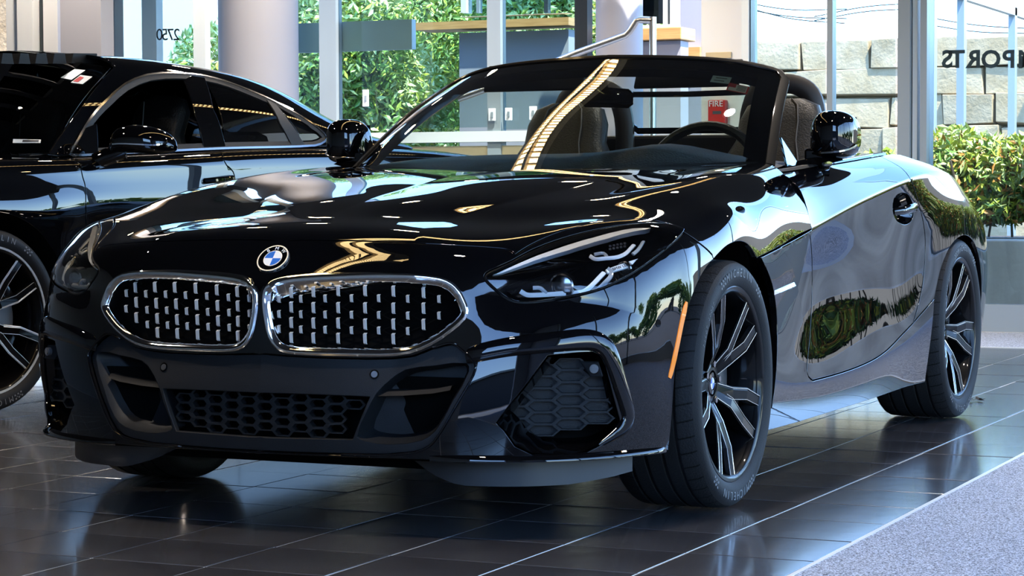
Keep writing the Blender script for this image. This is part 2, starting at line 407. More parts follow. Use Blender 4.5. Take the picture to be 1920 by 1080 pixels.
# ================================================================== showroom
mat('tile', (.038, .038, .042), .22, 0, .7, .5, noise=(2.2, (.066, .066, .071), 6), bump=(14, .12, 5), coat_rough=.10)
mat('grout', (.42, .43, .43), .85)
mat('carpet', (.10, .115, .15), .95, noise=(260, (.78, .86, 1.0), 2), bump=(330, .9, 2), spec=.1)
mat('ceiling', (.034, .033, .033), .9)
mat('lilac', (.37, .36, .39), .75)
mat('lilac_dark', (.34, .34, .38), .8)
mat('off_white', (.74, .74, .73), .7)
mat('frame_grey', (.25, .29, .32), .4, .1)
mat('frame_white', (.62, .65, .66), .4)
mat('frame_dark', (.03, .04, .045), .4)
mat('spandrel', (.66, .73, .78), .5)
mat('wood', (.48, .25, .08), .5, noise=(6, (.60, .34, .12), 4, (1, 1, 14)))
mat('brushed', (.66, .67, .67), .28, 1)
mat('beige', (.58, .47, .28), .8)
mat('stone', (.34, .25, .145), .9, noise=(5, (.44, .34, .22), 8), bump=(26, .8, 8))
mat('mortar', (.26, .21, .15), .95)
mat('concrete', (.80, .74, .67), .9, noise=(3.5, (.46, .42, .38), 8, (1, 1, .25)), bump=(20, .3, 6))
mat('soil', (.05, .035, .025), .95)
mat('asphalt', (.075, .076, .08), .9, noise=(3, (.10, .10, .105), 5))
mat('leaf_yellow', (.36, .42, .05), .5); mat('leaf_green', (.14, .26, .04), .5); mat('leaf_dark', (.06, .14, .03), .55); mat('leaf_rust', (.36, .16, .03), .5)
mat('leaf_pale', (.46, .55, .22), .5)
mat('bark', (.10, .075, .055), .9)
mat('warm_lamp', (.9, .7, .4), .5, emit=((1, .72, .33), 3.6))
mat('downlight', (1, .9, .8), .5, emit=((1, .66, .30), 30))
mat('louvre', (.32, .25, .16), .5)
mat('sign_grey', (.14, .165, .19), .6)
mat('fire_red', (.50, .02, .02), .4)
mat('block_dark', (.035, .04, .055), .6)
mat('white_wall', (.50, .46, .39), .8)
mat('pane_glass', (.5, .6, .6), .1)
glass('tint_pane', (.74, .84, .83), 1.0)
def pbox(name, x0, x1, y0, y1, Y, th, m, parent=None, bevel=0, smooth=False):
    """upright box: its front face fills a photo rectangle on the plane y = Y (metres), th deep"""
    a = at(x0, y1, y=Y); c = at(x1, y0, y=Y); b = MB(); b.bbox((a[0], Y, min(a[2], c[2])), (c[0], Y+th, max(a[2], c[2]))); return b.build(name, m, parent, smooth, bevel)

# ---- floor: grout bed, slate tiles laid one by one, grey carpet
TH = -.0084; GA, GB, GX, GY = .2996, .298, -.7486, -.1082
def gp(i, j): x = i*GA; y = -j*GB; return (GX+x*math.cos(TH)-y*math.sin(TH), GY+x*math.sin(TH)+y*math.cos(TH))
XE = gp(7, 0)[0]; YE = 6.02
b = MB(); b.bbox((-9, -9, -.12), (5.2, 7.6, -.0016)); floor = b.build('floor', 'grout'); tag(floor, kind='structure')
tb = MB(); tb.box((0, 0, -.006), (GA-.0045, GB-.0045, .012)); tile0 = tb.build('tile', 'tile', floor, bevel=.0012); tile0.location = (*gp(6.5, .5), 0); tile0.rotation_euler = (0, 0, TH)
vis = []; rest = []
for i in range(-27, 7):
    for j in range(-21, 22):
        x, y = gp(i+.5, j+.5)
        if not (-8.9 < x and -6.5 < y < YE): continue
        d = np.array([x, y, 0])-CAM; z = d@FW
        if z < 1: rest.append((x, y)); continue
        u, v = 960+FPX*(d@RT)/z, 540-FPX*(d@UP)/z; m_ = 200*6/z
        if -m_ < u < 1920+m_ and 560 < v < 1080+m_*.5: vis.append((z, x, y))
        else: rest.append((x, y))
vis.sort(); rest += [(x, y) for z, x, y in vis[300:]]
for k, (z, x, y) in enumerate(vis[:300]):
    t = tile0 if k == 0 else tile0.copy()
    if k: COL.objects.link(t); t.parent = floor
    t.location = (x, y, float(rng.normal(0, .0004))); t.rotation_euler = (float(rng.normal(0, .0009)), float(rng.normal(0, .0009)), TH)
b = MB(); R0 = rotm('z', TH)
for x, y in rest: b.box((x, y, -.0062), (GA-.0045, GB-.0045, .012), R0)
o = b.build('tile_field', 'tile', floor); tag(o, kind='stuff')
b = MB(); b.bbox((XE+.012, -9, -.02), (5.2, 7.2, .002)); b.bbox((-9, YE+.012, -.02), (XE+.012, 7.2, .002)); o = b.build('trim_1', 'carpet'); tag(o, kind='structure')
b = MB(); b.bbox((XE, -9, -.02), (XE+.012, YE+.01, .003)); b.bbox((-9, YE, -.02), (XE+.012, YE+.012, .003)); o = b.build('trim_2', 'frame_white'); tag(o, kind='structure')
# ---- a few dry leaf scraps on the tiles behind the rear wheel
for k, (px_, py_, s_) in enumerate(((1822, 752, .012), (1834, 751, .02))):
    p = at(px_, py_, z=.004); e_ = MB(); rr = np.random.default_rng(k)
    for q in range(5):
        a_ = rr.uniform(0, 6.28); c_ = p+np.array([rr.normal(0, s_*.6), rr.normal(0, s_*.6), .002+.002*q]); d_ = np.array([math.cos(a_), math.sin(a_), .25])*s_; f_ = np.array([-math.sin(a_), math.cos(a_), -.2])*s_*.4
        e_.add([c_-d_, c_+f_, c_+d_, c_-f_], [(0, 1, 2), (0, 2, 3)])
    o = e_.build('dry_leaf', 'bark'); tag(o, ('smaller', 'larger')[k]+' of two dry brown leaf scraps on the tiles behind the rear wheel', 'leaf', 'leaf scraps on the tiles')
# ---- outdoor ground
b = MB(); b.bbox((-60, -60, -.2), (60, 60, -.13)); o = b.build('ground', 'asphalt'); tag(o, kind='structure')
# ---- ceiling with a long louvred lamp and round downlights
CZ = 3.2
b = MB(); b.bbox((-9, -6.35, CZ), (6.1, 7.5, CZ+.25)); o = b.build('ceiling', 'ceiling'); tag(o, kind='structure')  # right edge carried past the glazing as an added overhang blocking the sun
lamp = empty('linear_lamp', (0, 0, 0)); tag(lamp, 'long warm louvred ceiling lamp mirrored as a yellow band in windscreen and hood', 'lamp')
LX, LW = -1.10, .075
b = MB(); b.bbox((LX-LW, -2.6, CZ-.014), (LX+LW, 6.8, CZ-.006)); b.build('lamp_panel', 'warm_lamp', lamp)
b = MB(); b.bbox((LX-LW-.015, -2.62, CZ-.06), (LX-LW, 6.82, CZ-.003)); b.bbox((LX+LW, -2.62, CZ-.06), (LX+LW+.015, 6.82, CZ-.003)); b.bbox((LX-.008, -2.6, CZ-.05), (LX+.008, 6.8, CZ-.014)); b.build('lamp_body', 'louvre', lamp)
b = MB()
for y in np.arange(-2.6, 6.8, .045): b.bbox((LX-LW, y, CZ-.03), (LX+LW, y+.007, CZ-.016))
b.build('louvre_blades', 'louvre', lamp)
DL = [(DLX, DLY) for DLX, DLY in ((.52, 2.55), (-2.06, 6.1), (.55, -1.6), (-3.6, 2.4), (-3.6, 4.6), (-3.2, -1.2), (-5.6, 6.2), (-4.1, 6.4), (-.6, 4.4), (2.6, 5.2), (2.6, 2.0), (-2.6, 4.9))]  # a few match mirrored spots; the rest are added to light the room
for k, (x, y) in enumerate(DL):
    e = empty('downlight', (x, y, CZ-.002)); tag(e, 'round recessed warm ceiling downlight, a few mirrored as bright spots, the rest added to light the room', 'lamp', 'recessed ceiling downlights')
    b = MB(); b.lathe([(.001, -.01), (.075, -.01)], n=24); b.build('bulb', 'downlight', e); b = MB(); b.lathe([(.076, -.001), (.076, -.014), (.098, -.012), (.10, -.001)], n=24); b.build('bezel', 'frame_white', e, True)
    ld = bpy.data.lights.new('downlight_beam', 'SPOT'); lo_ = bpy.data.objects.new('downlight_beam', ld); COL.objects.link(lo_); lo_.parent = e; lo_.location = (0, 0, -.03)
    ld.energy = 38; ld.color = (1, .92, .84); ld.spot_size = math.radians(140); ld.spot_blend = .6; ld.shadow_soft_size = .07
# ---- side and front walls outside the picture: solid corner by the camera, glazing further back
for nm, lo, hi in (('wall_front', (-9, -6.35, 0), (.9, -6.2, CZ)), ('wall_front_right', (3.3, -6.35, 0), (4.35, -6.2, CZ)), ('wall_right', (4.2, -6.2, 0), (4.35, -4.2, CZ)), ('wall_left_end', (-9.15, -6.35, 0), (-9, 7.5, CZ))):
    b = MB(); b.bbox(lo, hi); o = b.build(nm, 'lilac_dark'); tag(o, kind='structure')
rw = empty('window_6', (4.27, 0, 0)); tag(rw, kind='structure')
for y in (-4.2, -1.9, .4, 2.7, 5.0, 7.22): b = MB(); b.bbox((-.04, y-.04, 0), (.04, y+.04, CZ)); b.build('mullion', 'frame_grey', rw)
b = MB(); b.bbox((-.04, -4.2, 0), (.04, 7.22, .1)); b.build('bottom_rail', 'frame_grey', rw)
# ---- glazed wall on the right of the picture (plane y = 7.3)
YW = 7.3
gw = empty('window_1', (0, 0, 0)); tag(gw, kind='structure')
pbox('corner_post', 1681, 1708, -420, 626, YW-.02, .16, 'frame_grey', gw); pbox('corner_post', 1709, 1722, -420, 626, YW+.02, .12, 'spandrel', gw); pbox('corner_post', 1723, 1740, -420, 626, YW-.02, .16, 'frame_grey', gw)
pbox('mullion', 1549, 1562, -420, 626, YW, .08, 'frame_grey', gw); pbox('mullion', 1404, 1408, -420, 626, YW, .08, 'frame_dark', gw); pbox('mullion', 1390, 1404, -420, 626, YW-.02, .1, 'frame_white', gw)
pbox('bottom_rail', 1404, 2600, 584, 625, YW, .08, 'frame_grey', gw); pbox('bottom_dark_strip', 1404, 2600, 625, 630, YW+.02, .06, 'frame_dark', gw)  # thin dark strip set under the rail
pbox('mullion', 2230, 2246, -420, 626, YW, .08, 'frame_grey', gw); pbox('mullion', 2590, 2606, -420, 626, YW, .08, 'frame_grey', gw)
for x0, x1 in ((1408, 1549), (1562, 1681), (1740, 2230), (2246, 2590)): pbox('glass_pane', x0, x1, -420, 584, YW+.04, .006, 'pane', gw)
# lettering on the outside of that glass, read from behind
p0 = at(1756, 113, y=YW+.05); p1 = at(1796, 113, y=YW+.05); hgt = abs(at(1780, 96, y=YW+.05)[2]-at(1780, 129, y=YW+.05)[2])
x_c = None
sign = empty('window_sign', (0, 0, 0)); tag(sign, 'grey lettering on the right glass wall, seen mirrored from inside', 'sign')
txs = [(1776, 'S'), (1795, 'T'), (1826, 'R'), (1858, 'O'), (1892, 'P'), (1926, 'M'), (1958, 'I')]
for x, ch in txs: text_mesh('letter', ch, hgt*1.38, 'sign_grey', sign, .001, frame(at(x, 112.5, y=YW+.05), (-1, 0, 0), (0, 0, 1), (0, 1, 0)), bold=.004)
# ---- second glazed screen beyond the hedge, running away from the camera
XS = -1.5
sc = empty('glass_screen', (XS, 8.4, 0)); tag(sc, 'grey framed glass screen standing behind the hedge on the right', 'screen')
def sbox(name, y0, y1, z0, z1, m): b = MB(); b.bbox((-.03, y0-8.4, z0), (.03, y1-8.4, z1)); return b.build(name, m, sc)
ys = []
for px_ in (1744, 1800, 1896):
    # depth where the screen plane meets that column of the picture
    d = ray(px_, 200); t = (XS-CAM[0])/d[0]; ys.append(CAM[1]+t*d[1])
ys = [ys[0], ys[1], ys[2], 2*ys[2]-ys[1], 3*ys[2]-2*ys[1]]
for y in ys: sbox('mullion', y, y+.09, -.13, 2.4, 'frame_grey')
sbox('top_rail', ys[0], ys[-1]+.07, 2.33, 2.47, 'frame_white'); sbox('fascia', ys[0], ys[-1]+.07, 2.47, 3.3, 'frame_white')
# ---- planter and hedge outside the right pane
pln = empty('planter', (1, 8.4, 0)); tag(pln, 'stained low concrete planter wall under the hedge outside the right pane', 'planter')
b = MB(); b.bbox((-1.75, -.35, -.13), (5, -.15, .50)); b.bbox((-1.75, -.15, -.13), (-1.63, 1.0, .50)); b.build('planter_wall', 'concrete', pln, bevel=.01)
b = MB(); b.bbox((-1.63, -.15, .2), (5, 1.0, .495)); b.build('soil', 'soil', pln)
def leaves(name, boxes, n, size, mats, parent=None, seed=1, shape='bush'):
    """a shrub or tree crown: many small folded leaves set in lumpy clusters"""
    r = np.random.default_rng(seed); V = []; F = []; MI = []
    for (c, rad, k) in boxes:
        c = np.array(c); rad = np.array(rad); m = int(n*k)
        P = r.normal(size=(m, 3)); P /= np.linalg.norm(P, axis=1, keepdims=True); P *= (r.random((m, 1))**.35); P = c+P*rad
        A = r.normal(size=(m, 3))+np.array([0, -.2, .15]); A /= np.linalg.norm(A, axis=1, keepdims=True); Bv = np.cross(A, r.normal(size=(m, 3))); Bv /= np.linalg.norm(Bv, axis=1, keepdims=True); Cn = np.cross(A, Bv)
        s = size*(.6+.8*r.random((m, 1)))
        q = np.stack([P-A*s, P+Bv*s*.36+Cn*s*.12, P+A*s, P-Bv*s*.36+Cn*s*.12], 1).reshape(-1, 3); b0 = len(V); V += q.tolist()
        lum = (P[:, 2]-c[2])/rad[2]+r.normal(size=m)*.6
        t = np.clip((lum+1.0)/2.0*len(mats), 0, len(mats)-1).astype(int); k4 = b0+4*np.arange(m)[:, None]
        F += np.concatenate([k4+[0, 1, 2], k4+[0, 2, 3]], 1).reshape(-1, 3).tolist(); MI += np.repeat(t, 2).tolist()
    return mk(name, V, F, mats, parent, False, mi=MI)
hed = empty('hedge', (.9, 8.7, .58)); tag(hed, 'bright yellow-green hedge growing in the concrete planter outside the right pane', 'hedge')
bx2 = [((x-.9, float(rng.normal(-.06, .07)), .29+float(rng.normal(0, .015))), (.26, .30, .29+.025*math.sin(x*9)), 1) for x in np.arange(-.58, 5.6, .17)]+[((x-.9, -.14, .10), (.2, .18, .10), .35) for x in np.arange(-.58, 5.6, .2)]
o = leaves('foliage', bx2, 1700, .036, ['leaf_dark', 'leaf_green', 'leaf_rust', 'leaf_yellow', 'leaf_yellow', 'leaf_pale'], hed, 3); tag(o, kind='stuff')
b = MB()
for x in np.arange(-.58, 5.6, .12): b.tube([(x-.9+float(rng.normal(0, .03)), float(rng.normal(-.1, .06)), -.075), (x-.9+float(rng.normal(0, .08)), float(rng.normal(-.1, .12)), .4)], .008, 5)
o = b.build('stems', 'bark', hed); tag(o, kind='stuff')
for k, (px_, z0, h_) in enumerate(((1592, .85, .2), (1626, .88, .22), (1664, .86, .2))):
    p = at(px_, 270, y=8.6); e = empty('leafy_shoot', (p[0], 8.62, 0)); tag(e, ('leftmost', 'middle', 'rightmost')[k]+' of three leafy shoots outside the pane behind the roadster tail', 'plant', 'leafy shoots')
    leaves('foliage', [((0, 0, .95), (.032, .05, .13), 1)], 22, .05, ['leaf_green', 'leaf_pale', 'leaf_yellow'], e, 20+k); b = MB(); b.tube([(0, 0, -.13), (0, 0, .95)], .006, 5); b.build('stem', 'bark', e)
# ---- sunlit stone wall in the distance
YS_ = 19.0
sw_ = empty('wall_stone', (0, YS_, 0)); tag(sw_, kind='structure')
a0 = at(1380, 352, y=YS_); xl_, xr_ = a0[0]-1.5, at(1930, 352, y=YS_)[0]+2.5; ztop = at(1600, 86, y=YS_)[2]
b = MB(); b.bbox((xl_, .12, -.13), (16, .5, ztop-.06)); b.build('wall_core', 'mortar', sw_)
z = -.1; row = 0
stones = []
while z < ztop:
    h_ = float(rng.uniform(.26, .38)); x = xl_-float(rng.uniform(0, .5))
    while x < xr_:
        w_ = float(rng.uniform(.45, .95)); stones.append((x, z, w_, h_)); x += w_
    z += h_; row += 1
for x, z, w_, h_ in stones:
    b = MB(); t = float(rng.uniform(.02, .07)); e_ = .012
    j = lambda s=.015: float(rng.normal(0, s))
    b.add([(x+e_+j(), -t, z+e_+j()), (x+w_-e_+j(), -t+j(), z+e_+j()), (x+w_-e_+j(), -t+j(), z+h_-e_+j()), (x+e_+j(), -t+j(), z+h_-e_+j()), (x, .14, z), (x+w_, .14, z), (x+w_, .14, z+h_), (x, .14, z+h_)], [(0, 1, 2, 3), (1, 0, 4, 5), (2, 1, 5, 6), (3, 2, 6, 7), (0, 3, 7, 4)]); b.build('stone', 'stone', sw_, bevel=.008)
wires = empty('overhead_wires', (0, 16, 0)); tag(wires, 'thin dark overhead wires crossing the white sky above the stone wall', 'wires')
for (x0, y0, x1, y1, sag) in ((1415, 8, 1548, 18, 5), (1415, 20, 1548, 34, 4), (1415, 18, 1545, 41, 5), (1562, 24, 1680, 8, -3), (1562, 32, 1680, 18, -3), (1752, 48, 1900, 62, 4), (1760, 36, 1900, 52, 3)):
    P_ = [at(x0+(x1-x0)*t, y0+(y1-y0)*t+sag*math.sin(math.pi*t), y=16)-np.array([0, 16, 0]) for t in np.linspace(-.3, 1.3, 12)]; b = MB(); b.tube(P_, .006, 5); b.build('wire', 'frame_dark', wires)
# ---- pillars, low walls and glazing behind the cars
YB = 8.2
def pcol(x0, x1, Y, label):
    a = at(x0, 350, y=Y); c = at(x1, 350, y=Y); r = (c[0]-a[0])/2*.93; cx = (a[0]+c[0])/2
    e = empty('column', (cx, Y+r, 0)); tag(e, label, 'column')
    b = MB(); b.lathe([(r, 0), (r, CZ)], n=56); b.build('shaft', 'lilac', e, True); b = MB(); b.lathe([(r+.015, 0), (r+.015, .12), (r, .125)], n=56); b.build('base_ring', 'frame_grey', e, True)
pcol(378, 519, 7.0, 'thick round pale lilac column behind the black coupe'); pcol(1101, 1190, 7.9, 'slimmer round lilac column beside the steel handrail')
wl = empty('window_2', (0, 0, 0)); tag(wl, kind='structure')          # glazed partition between the columns
for x0, x1 in ((600, 626), (914, 936)): pbox('mullion', x0, x1, -420, 300, YB, .09, 'frame_grey', wl)
pbox('mullion', 1078, 1100, -420, 300, YB, .09, 'frame_dark', wl); pbox('spandrel', 519, 772, 36, 100, YB+.12, .06, 'spandrel', wl)
pbox('sill', 519, 1100, 243, 271, YB-.012, .14, 'frame_white', wl); pbox('plinth', 519, 1100, 271, 460, YB+.02, .1, 'beige', wl)
for x0, x1 in ((519, 600), (626, 914), (936, 1078)): pbox('glass_pane', x0, x1, -420, 243, YB+.04, .006, 'tint_pane', wl)
lw = pbox('wall_low', 862, 1066, 55, 300, YB+1.2, .15, 'lilac_dark'); tag(lw, kind='structure')
cap = pbox('wood_cap', 775, 1066, 32, 57, YB+1.12, .32, 'wood'); tag(cap, 'light wood capping along the low wall behind the windscreen', 'wood trim')
iw = empty('window_3', (0, 0, 0)); tag(iw, kind='structure'); Yi = YB+1.15
pbox('frame_bar', 864, 1064, 24, 32, Yi, .1, 'off_white', iw); pbox('frame_bar', 864, 872, -400, 24, Yi, .1, 'off_white', iw); pbox('frame_bar', 893, 897, -400, 24, Yi+.02, .05, 'frame_grey', iw); pbox('frame_bar', 1020, 1026, -400, 24, Yi+.02, .05, 'frame_dark', iw); pbox('glass_pane', 872, 1064, -400, 24, Yi+.04, .006, 'tint_pane', iw)
for k, (x, y, w_, h_) in enumerate(((685, 184, 11, 32), (922, 215, 13, 24), (953, 214, 13, 24), (999, 212, 14, 26))):
    e = empty('switch_plate', (0, 0, 0)); tag(e, ('white switch plate alone on the glass left of the windscreen', 'leftmost of three white switch plates seen through the windscreen', 'middle of three white switch plates seen through the windscreen', 'rightmost of three white switch plates seen through the windscreen')[k], 'switch')
    pbox('plate', x-w_/2, x+w_/2, y-h_/2, y+h_/2, YB-.02, .012, 'white', e, .003); pbox('toggle', x-2, x+2, y-5, y+5, YB-.026, .008, 'frame_grey', e)
# stair side on the right of the second column
w1 = pbox('wall_stair', 1150, 1276, 76, 420, YB+.35, .15, 'lilac'); tag(w1, kind='structure'); w2 = pbox('wall_recess', 1268, 1330, -420, 420, YB+.9, .15, 'lilac_dark'); tag(w2, kind='structure')
c2 = pbox('wood_cap', 1150, 1277, 50, 78, YB+.30, .28, 'wood', bevel=.006); tag(c2, 'light wood capping on the stair wall beside the steel handrail', 'wood trim')
c3 = pbox('wood_cap', 1272, 1312, 88, 108, YB+.84, .06, 'wood'); tag(c3, 'short wood strip in the dark recess beside the white pillar', 'wood trim')
wd = empty('window_4', (0, 0, 0)); tag(wd, kind='structure'); pbox('dark_pane', 1186, 1243, -420, 46, YB+.42, .02, 'dark_glass', wd); pbox('backing', 1186, 1243, -420, 46, YB+.6, .02, 'lilac_dark', wd); pbox('frame_bar', 1243, 1252, -420, 50, YB+.4, .05, 'frame_white', wd); pbox('frame_bar', 1252, 1256, -420, 50, YB+.4, .05, 'frame_dark', wd); pbox('frame_bar', 1256, 1270, -420, 56, YB+.4, .05, 'frame_white', wd); pbox('frame_bar', 1186, 1270, 45, 54, YB+.39, .06, 'frame_white', wd)
w3 = pbox('wall_pillar', 1315, 1391, -420, 430, YW+.25, .3, 'off_white'); tag(w3, kind='structure')
pp = pbox('wall_plate', 1323, 1371, 97, 110, YW+.235, .012, 'beige', bevel=.003); tag(pp, 'small beige plate on the white pillar just above the windscreen', 'plate')
fa_ = empty('fire_alarm', (0, 0, 0)); tag(fa_, 'red fire alarm pull station on the white pillar seen through the windscreen', 'fire alarm'); Yf = YW+.20
pbox('alarm_body', 1327, 1360, 187, 232, Yf, .05, 'fire_red', fa_, .006); pbox('alarm_slot', 1336, 1352, 208, 214, Yf-.004, .01, 'ink', fa_); pbox('alarm_handle', 1333, 1355, 203, 219, Yf-.002, .01, 'fire_red', fa_)
text_mesh('alarm_lettering', 'FIRE', .050, 'white', fa_, .001, frame(at(1342, 195, y=Yf-.003), (1, 0, 0), (0, 0, 1), (0, -1, 0)))
hr = empty('handrail', (0, 0, 0)); tag(hr, 'brushed steel stair handrail bending over a vertical post behind the windscreen', 'handrail'); Yh = YW+.1
b = MB(); b.tube([at(x, y, y=Yh) for x, y in ((860, 185), (960, 150), (1080, 100), (1174, 66), (1182, 58), (1194, 38.5), (1202, 37), (1224, 38))], .022, 14); b.build('rail', 'brushed', hr, True)
b = MB(); p = at(1224, 38, y=Yh); b.tube([p+np.array([0, 0, .02]), (p[0], p[1], 0)], .022, 14); b.build('rail_post', 'brushed', hr, True)
# left end: wall piece, glass with house number, door frames
w4 = pbox('wall_left', 118, 184, -420, 430, 6.6, .25, 'lilac'); tag(w4, kind='structure'); w5 = pbox('wall_corner', 96, 122, -420, 430, 6.9, .25, 'lilac_dark'); tag(w5, kind='structure')
wg = empty('window_5', (0, 0, 0)); tag(wg, kind='structure'); pbox('mullion', 182, 190, -420, 430, 6.7, .08, 'frame_grey', wg); pbox('mullion', 270, 288, -420, 430, 7.6, .08, 'frame_white', wg); pbox('glass_pane', 190, 380, -420, 430, 6.74, .006, 'tint_pane', wg); pbox('mullion', 366, 380, -420, 430, 6.72, .06, 'spandrel', wg)  # middle bar added in place of a mullion reflected in the pane
sn = empty('house_number', (0, 0, 0)); tag(sn, 'grey house number on the left glass pane, seen mirrored from inside', 'sign')
for x, ch in ((331, '2'), (320, '7'), (309, '5'), (299, '0')): text_mesh('digit', ch, .105, 'sign_grey', sn, .001, frame(at(x, 66, y=6.75), (-1, 0, 0), (0, 0, 1), (0, 1, 0)))
dfr = empty('door_1', (0, 0, 0)); tag(dfr, kind='structure')
for x0, x1, m, dy in ((17, 33, 'off_white', 0), (33, 37, 'frame_dark', .05), (37, 55, 'off_white', -.05), (55, 80, 'lilac_dark', .1), (80, 86, 'frame_dark', 0), (86, 102, 'off_white', -.02)): pbox('door_stile', x0, x1, -420, 430, 6.8+dy, .1, m, dfr)
pw = pbox('wall_far_left', -60, 19, -420, 430, 8.4, .2, 'stone'); tag(pw, kind='structure')
# pale building seen through the left glass; trees added in place of reflected ones
def tree(x, y, h, r_, lab, seed, n=5200):
    e = empty('tree', (x, y, 0)); tag(e, lab, 'tree', 'trees added for the reflection in the glass')
    rr = np.random.default_rng(seed); bl = [((float(rr.normal(0, r_*.45)), float(rr.normal(0, r_*.4)), h*.30+float(rr.uniform(0, h*.62))), (r_*.5, r_*.5, h*.16), 1/16) for _ in range(16)]
    o = leaves('foliage', bl, n, .046, ['leaf_green', 'leaf_green', 'leaf_yellow', 'leaf_pale', 'leaf_pale'], e, seed); tag(o, kind='stuff')  # pale leaf mix puts the haze of the glass reflection into the colour
    b = MB(); b.tube([(0, 0, -.13), (.05, 0, h*.3), (-.05, .05, h*.7)], [.16, .12, .05], 8); b.build('trunk', 'bark', e, True)
for k, (px_, Yt, hh, rr_, lab) in enumerate(((585, 14.2, 4.2, 1.0, 'leafy green tree added for a reflection in the glass, right of the thick column'), (800, 19.5, 5.6, 1.5, 'green tree added for a reflection behind the lone switch plate and the wood capping'), (1010, 14.4, 4.4, .9, 'green tree added for a reflection behind the window frame over the windscreen'))):
    p = at(px_, 352, y=Yt); tree(p[0], p[1], hh, rr_, lab, 40+k, 52000)
hz_ = MB(); pA = at(560, 352, y=27); pB = at(1300, 352, y=27)
bl = [((float(x), float(rng.normal(0, .3)), float(rng.uniform(.8, 4.6))), (1.1, .8, 1.0), 1) for x in np.linspace(-3.2, 1.3, 26)]
hb = empty('tree_belt', ((pA[0]+pB[0])/2, 27, 0)); tag(hb, 'pale leafy belt added for the hazy greenery reflected in the glass partition', 'trees')
o = leaves('foliage', bl, 2200, .08, ['leaf_green', 'leaf_yellow', 'leaf_pale', 'leaf_pale'], hb, 77); tag(o, kind='stuff'); b = MB()  # pale leaves again carry the haze of the reflected greenery
for x in np.linspace(-3, 1.2, 5): b.tube([(x, .2, -.13), (x+.1, .2, 3)], .1, 6)
o = b.build('trunks', 'bark', hb); tag(o, kind='stuff')
wb_ = MB(); pA = at(120, 352, y=24); pB = at(420, 352, y=24); wb_.bbox((pA[0]-5, 24, -.13), (pB[0], 26, 5)); o = wb_.build('pale_building', 'white_wall'); tag(o, 'pale building wall seen faintly through the left glass pane', 'building')

# ---- across the street on the right, outside the frame but mirrored in the paintwork: tree line, added dark block, parked car
st = empty('street_trees', (26, 6, 0)); tag(st, 'row of street trees mirrored in the bumper corner of the roadster', 'trees')
bl = [((float(rng.normal(0, .5)), float(y), float(rng.uniform(.5, 2.4))), (1.0, 1.3, .8), 1) for y in np.linspace(-16, 18, 44)]
o = leaves('foliage', bl, 260, .26, ['leaf_dark', 'leaf_dark', 'leaf_green', 'leaf_green', 'leaf_yellow'], st, 91); tag(o, kind='stuff')
b = MB()
for y in np.linspace(-15, 17, 12): b.tube([(.2, y, -.13), (.2, y+.1, 2)], .12, 6)
o = b.build('trunks', 'bark', st); tag(o, kind='stuff')

ob = empty('reflection_block', (1, -16, 0)); tag(ob, 'long unseen dark block added across the forecourt to darken the bumper reflection', 'building')  # unseen block added to keep the low bright sky out of the bumper
b = MB(); b.bbox((-14, -3, -.13), (11, 0, 3.0)); b.build('block_body', 'block_dark', ob); b = MB(); b.bbox((-14.3, -3.2, 3.0), (11.3, .3, 3.15)); b.build('block_edge', 'frame_grey', ob)
# ================================================================== black roadster
car = empty('roadster')
tag(car, 'glossy black open-top roadster with double oval chrome-ringed grille in the foreground', 'car')

FRONT = Surf([
 # centre            bulge edge          hood crease         valley              fender crown        shoulder            side                arch lip / lower edge
 [(0, .52, .872),    (.22, .57, .882),   (.60, .80, .888),   (.67, .85, .893),   (.725, .85, .893),  (.80, .79, .857),   (.868, .77, .768),  (.887, .765, .703)],
 [(0, .30, .861),    (.20, .33, .872),   (.535, .40, .867),  (.64, .45, .868),   (.735, .45, .870),  (.825, .45, .835),  (.888, .44, .752),  (.906, .43, .664)],
 [(0, .05, .838),    (.17, .07, .846),   (.478, .15, .841),  (.62, .17, .841),   (.745, .17, .839),  (.845, .17, .803),  (.908, .17, .727),  (.930, .165, .620)],
 [(0, -.12, .815),   (.15, -.11, .820),  (.42, -.03, .814),  (.60, -.02, .812),  (.745, -.01, .812), (.853, 0, .784),    (.914, 0, .737),    (.933, 0, .61)],
 [(0, -.33, .785),   (.13, -.32, .787),  (.345, -.25, .777), (.56, -.22, .776),  (.74, -.17, .776),  (.853, -.16, .752), (.908, -.158, .70), (.925, -.155, .585)],
 [(0, -.52, .750),   (.12, -.51, .750),  (.305, -.45, .742), (.53, -.40, .738),  (.735, -.34, .748), (.845, -.30, .728), (.899, -.285, .67), (.917, -.27, .54)],
 [(0, -.716, .703),  (.17, -.7155, .703), (.36, -.708, .7015),  (.56, -.645, .685), (.715, -.50, .70),  (.84, -.42, .675),  (.893, -.35, .60),  (.908, -.335, .47)],
 [(0, -.765, .650),  (.17, -.764, .650), (.37, -.7585, .6490), (.56, -.699, .632), (.70, -.622, .625), (.826, -.512, .605),  (.886, -.385, .53), (.899, -.35, .42)],
 [(0, -.828, .595),  (.17, -.822, .592), (.385, -.780, .587),  (.55, -.717, .575), (.70, -.635, .56),  (.827, -.533, .535), (.882, -.40, .47),  (.892, -.372, .39)],
 [(0, -.832, .45),   (.15, -.822, .45),  (.34, -.787, .45),  (.56, -.740, .492), (.71, -.664, .507), (.827, -.553, .475),  (.878, -.41, .40),  (.888, -.375, .33)],
 [(0, -.85, .33),    (.16, -.842, .33),  (.36, -.812, .33),  (.57, -.762, .34),  (.72, -.68, .34),   (.82, -.56, .33),   (.872, -.42, .29),  (.882, -.378, .25)],
 [(0, -.842, .19),   (.17, -.835, .19),  (.37, -.81, .19),   (.56, -.765, .19),  (.71, -.68, .19),   (.80, -.57, .19),   (.860, -.43, .187), (.872, -.375, .187)],
], ubreaks=(2,), vbreaks=(8,), flip=True)
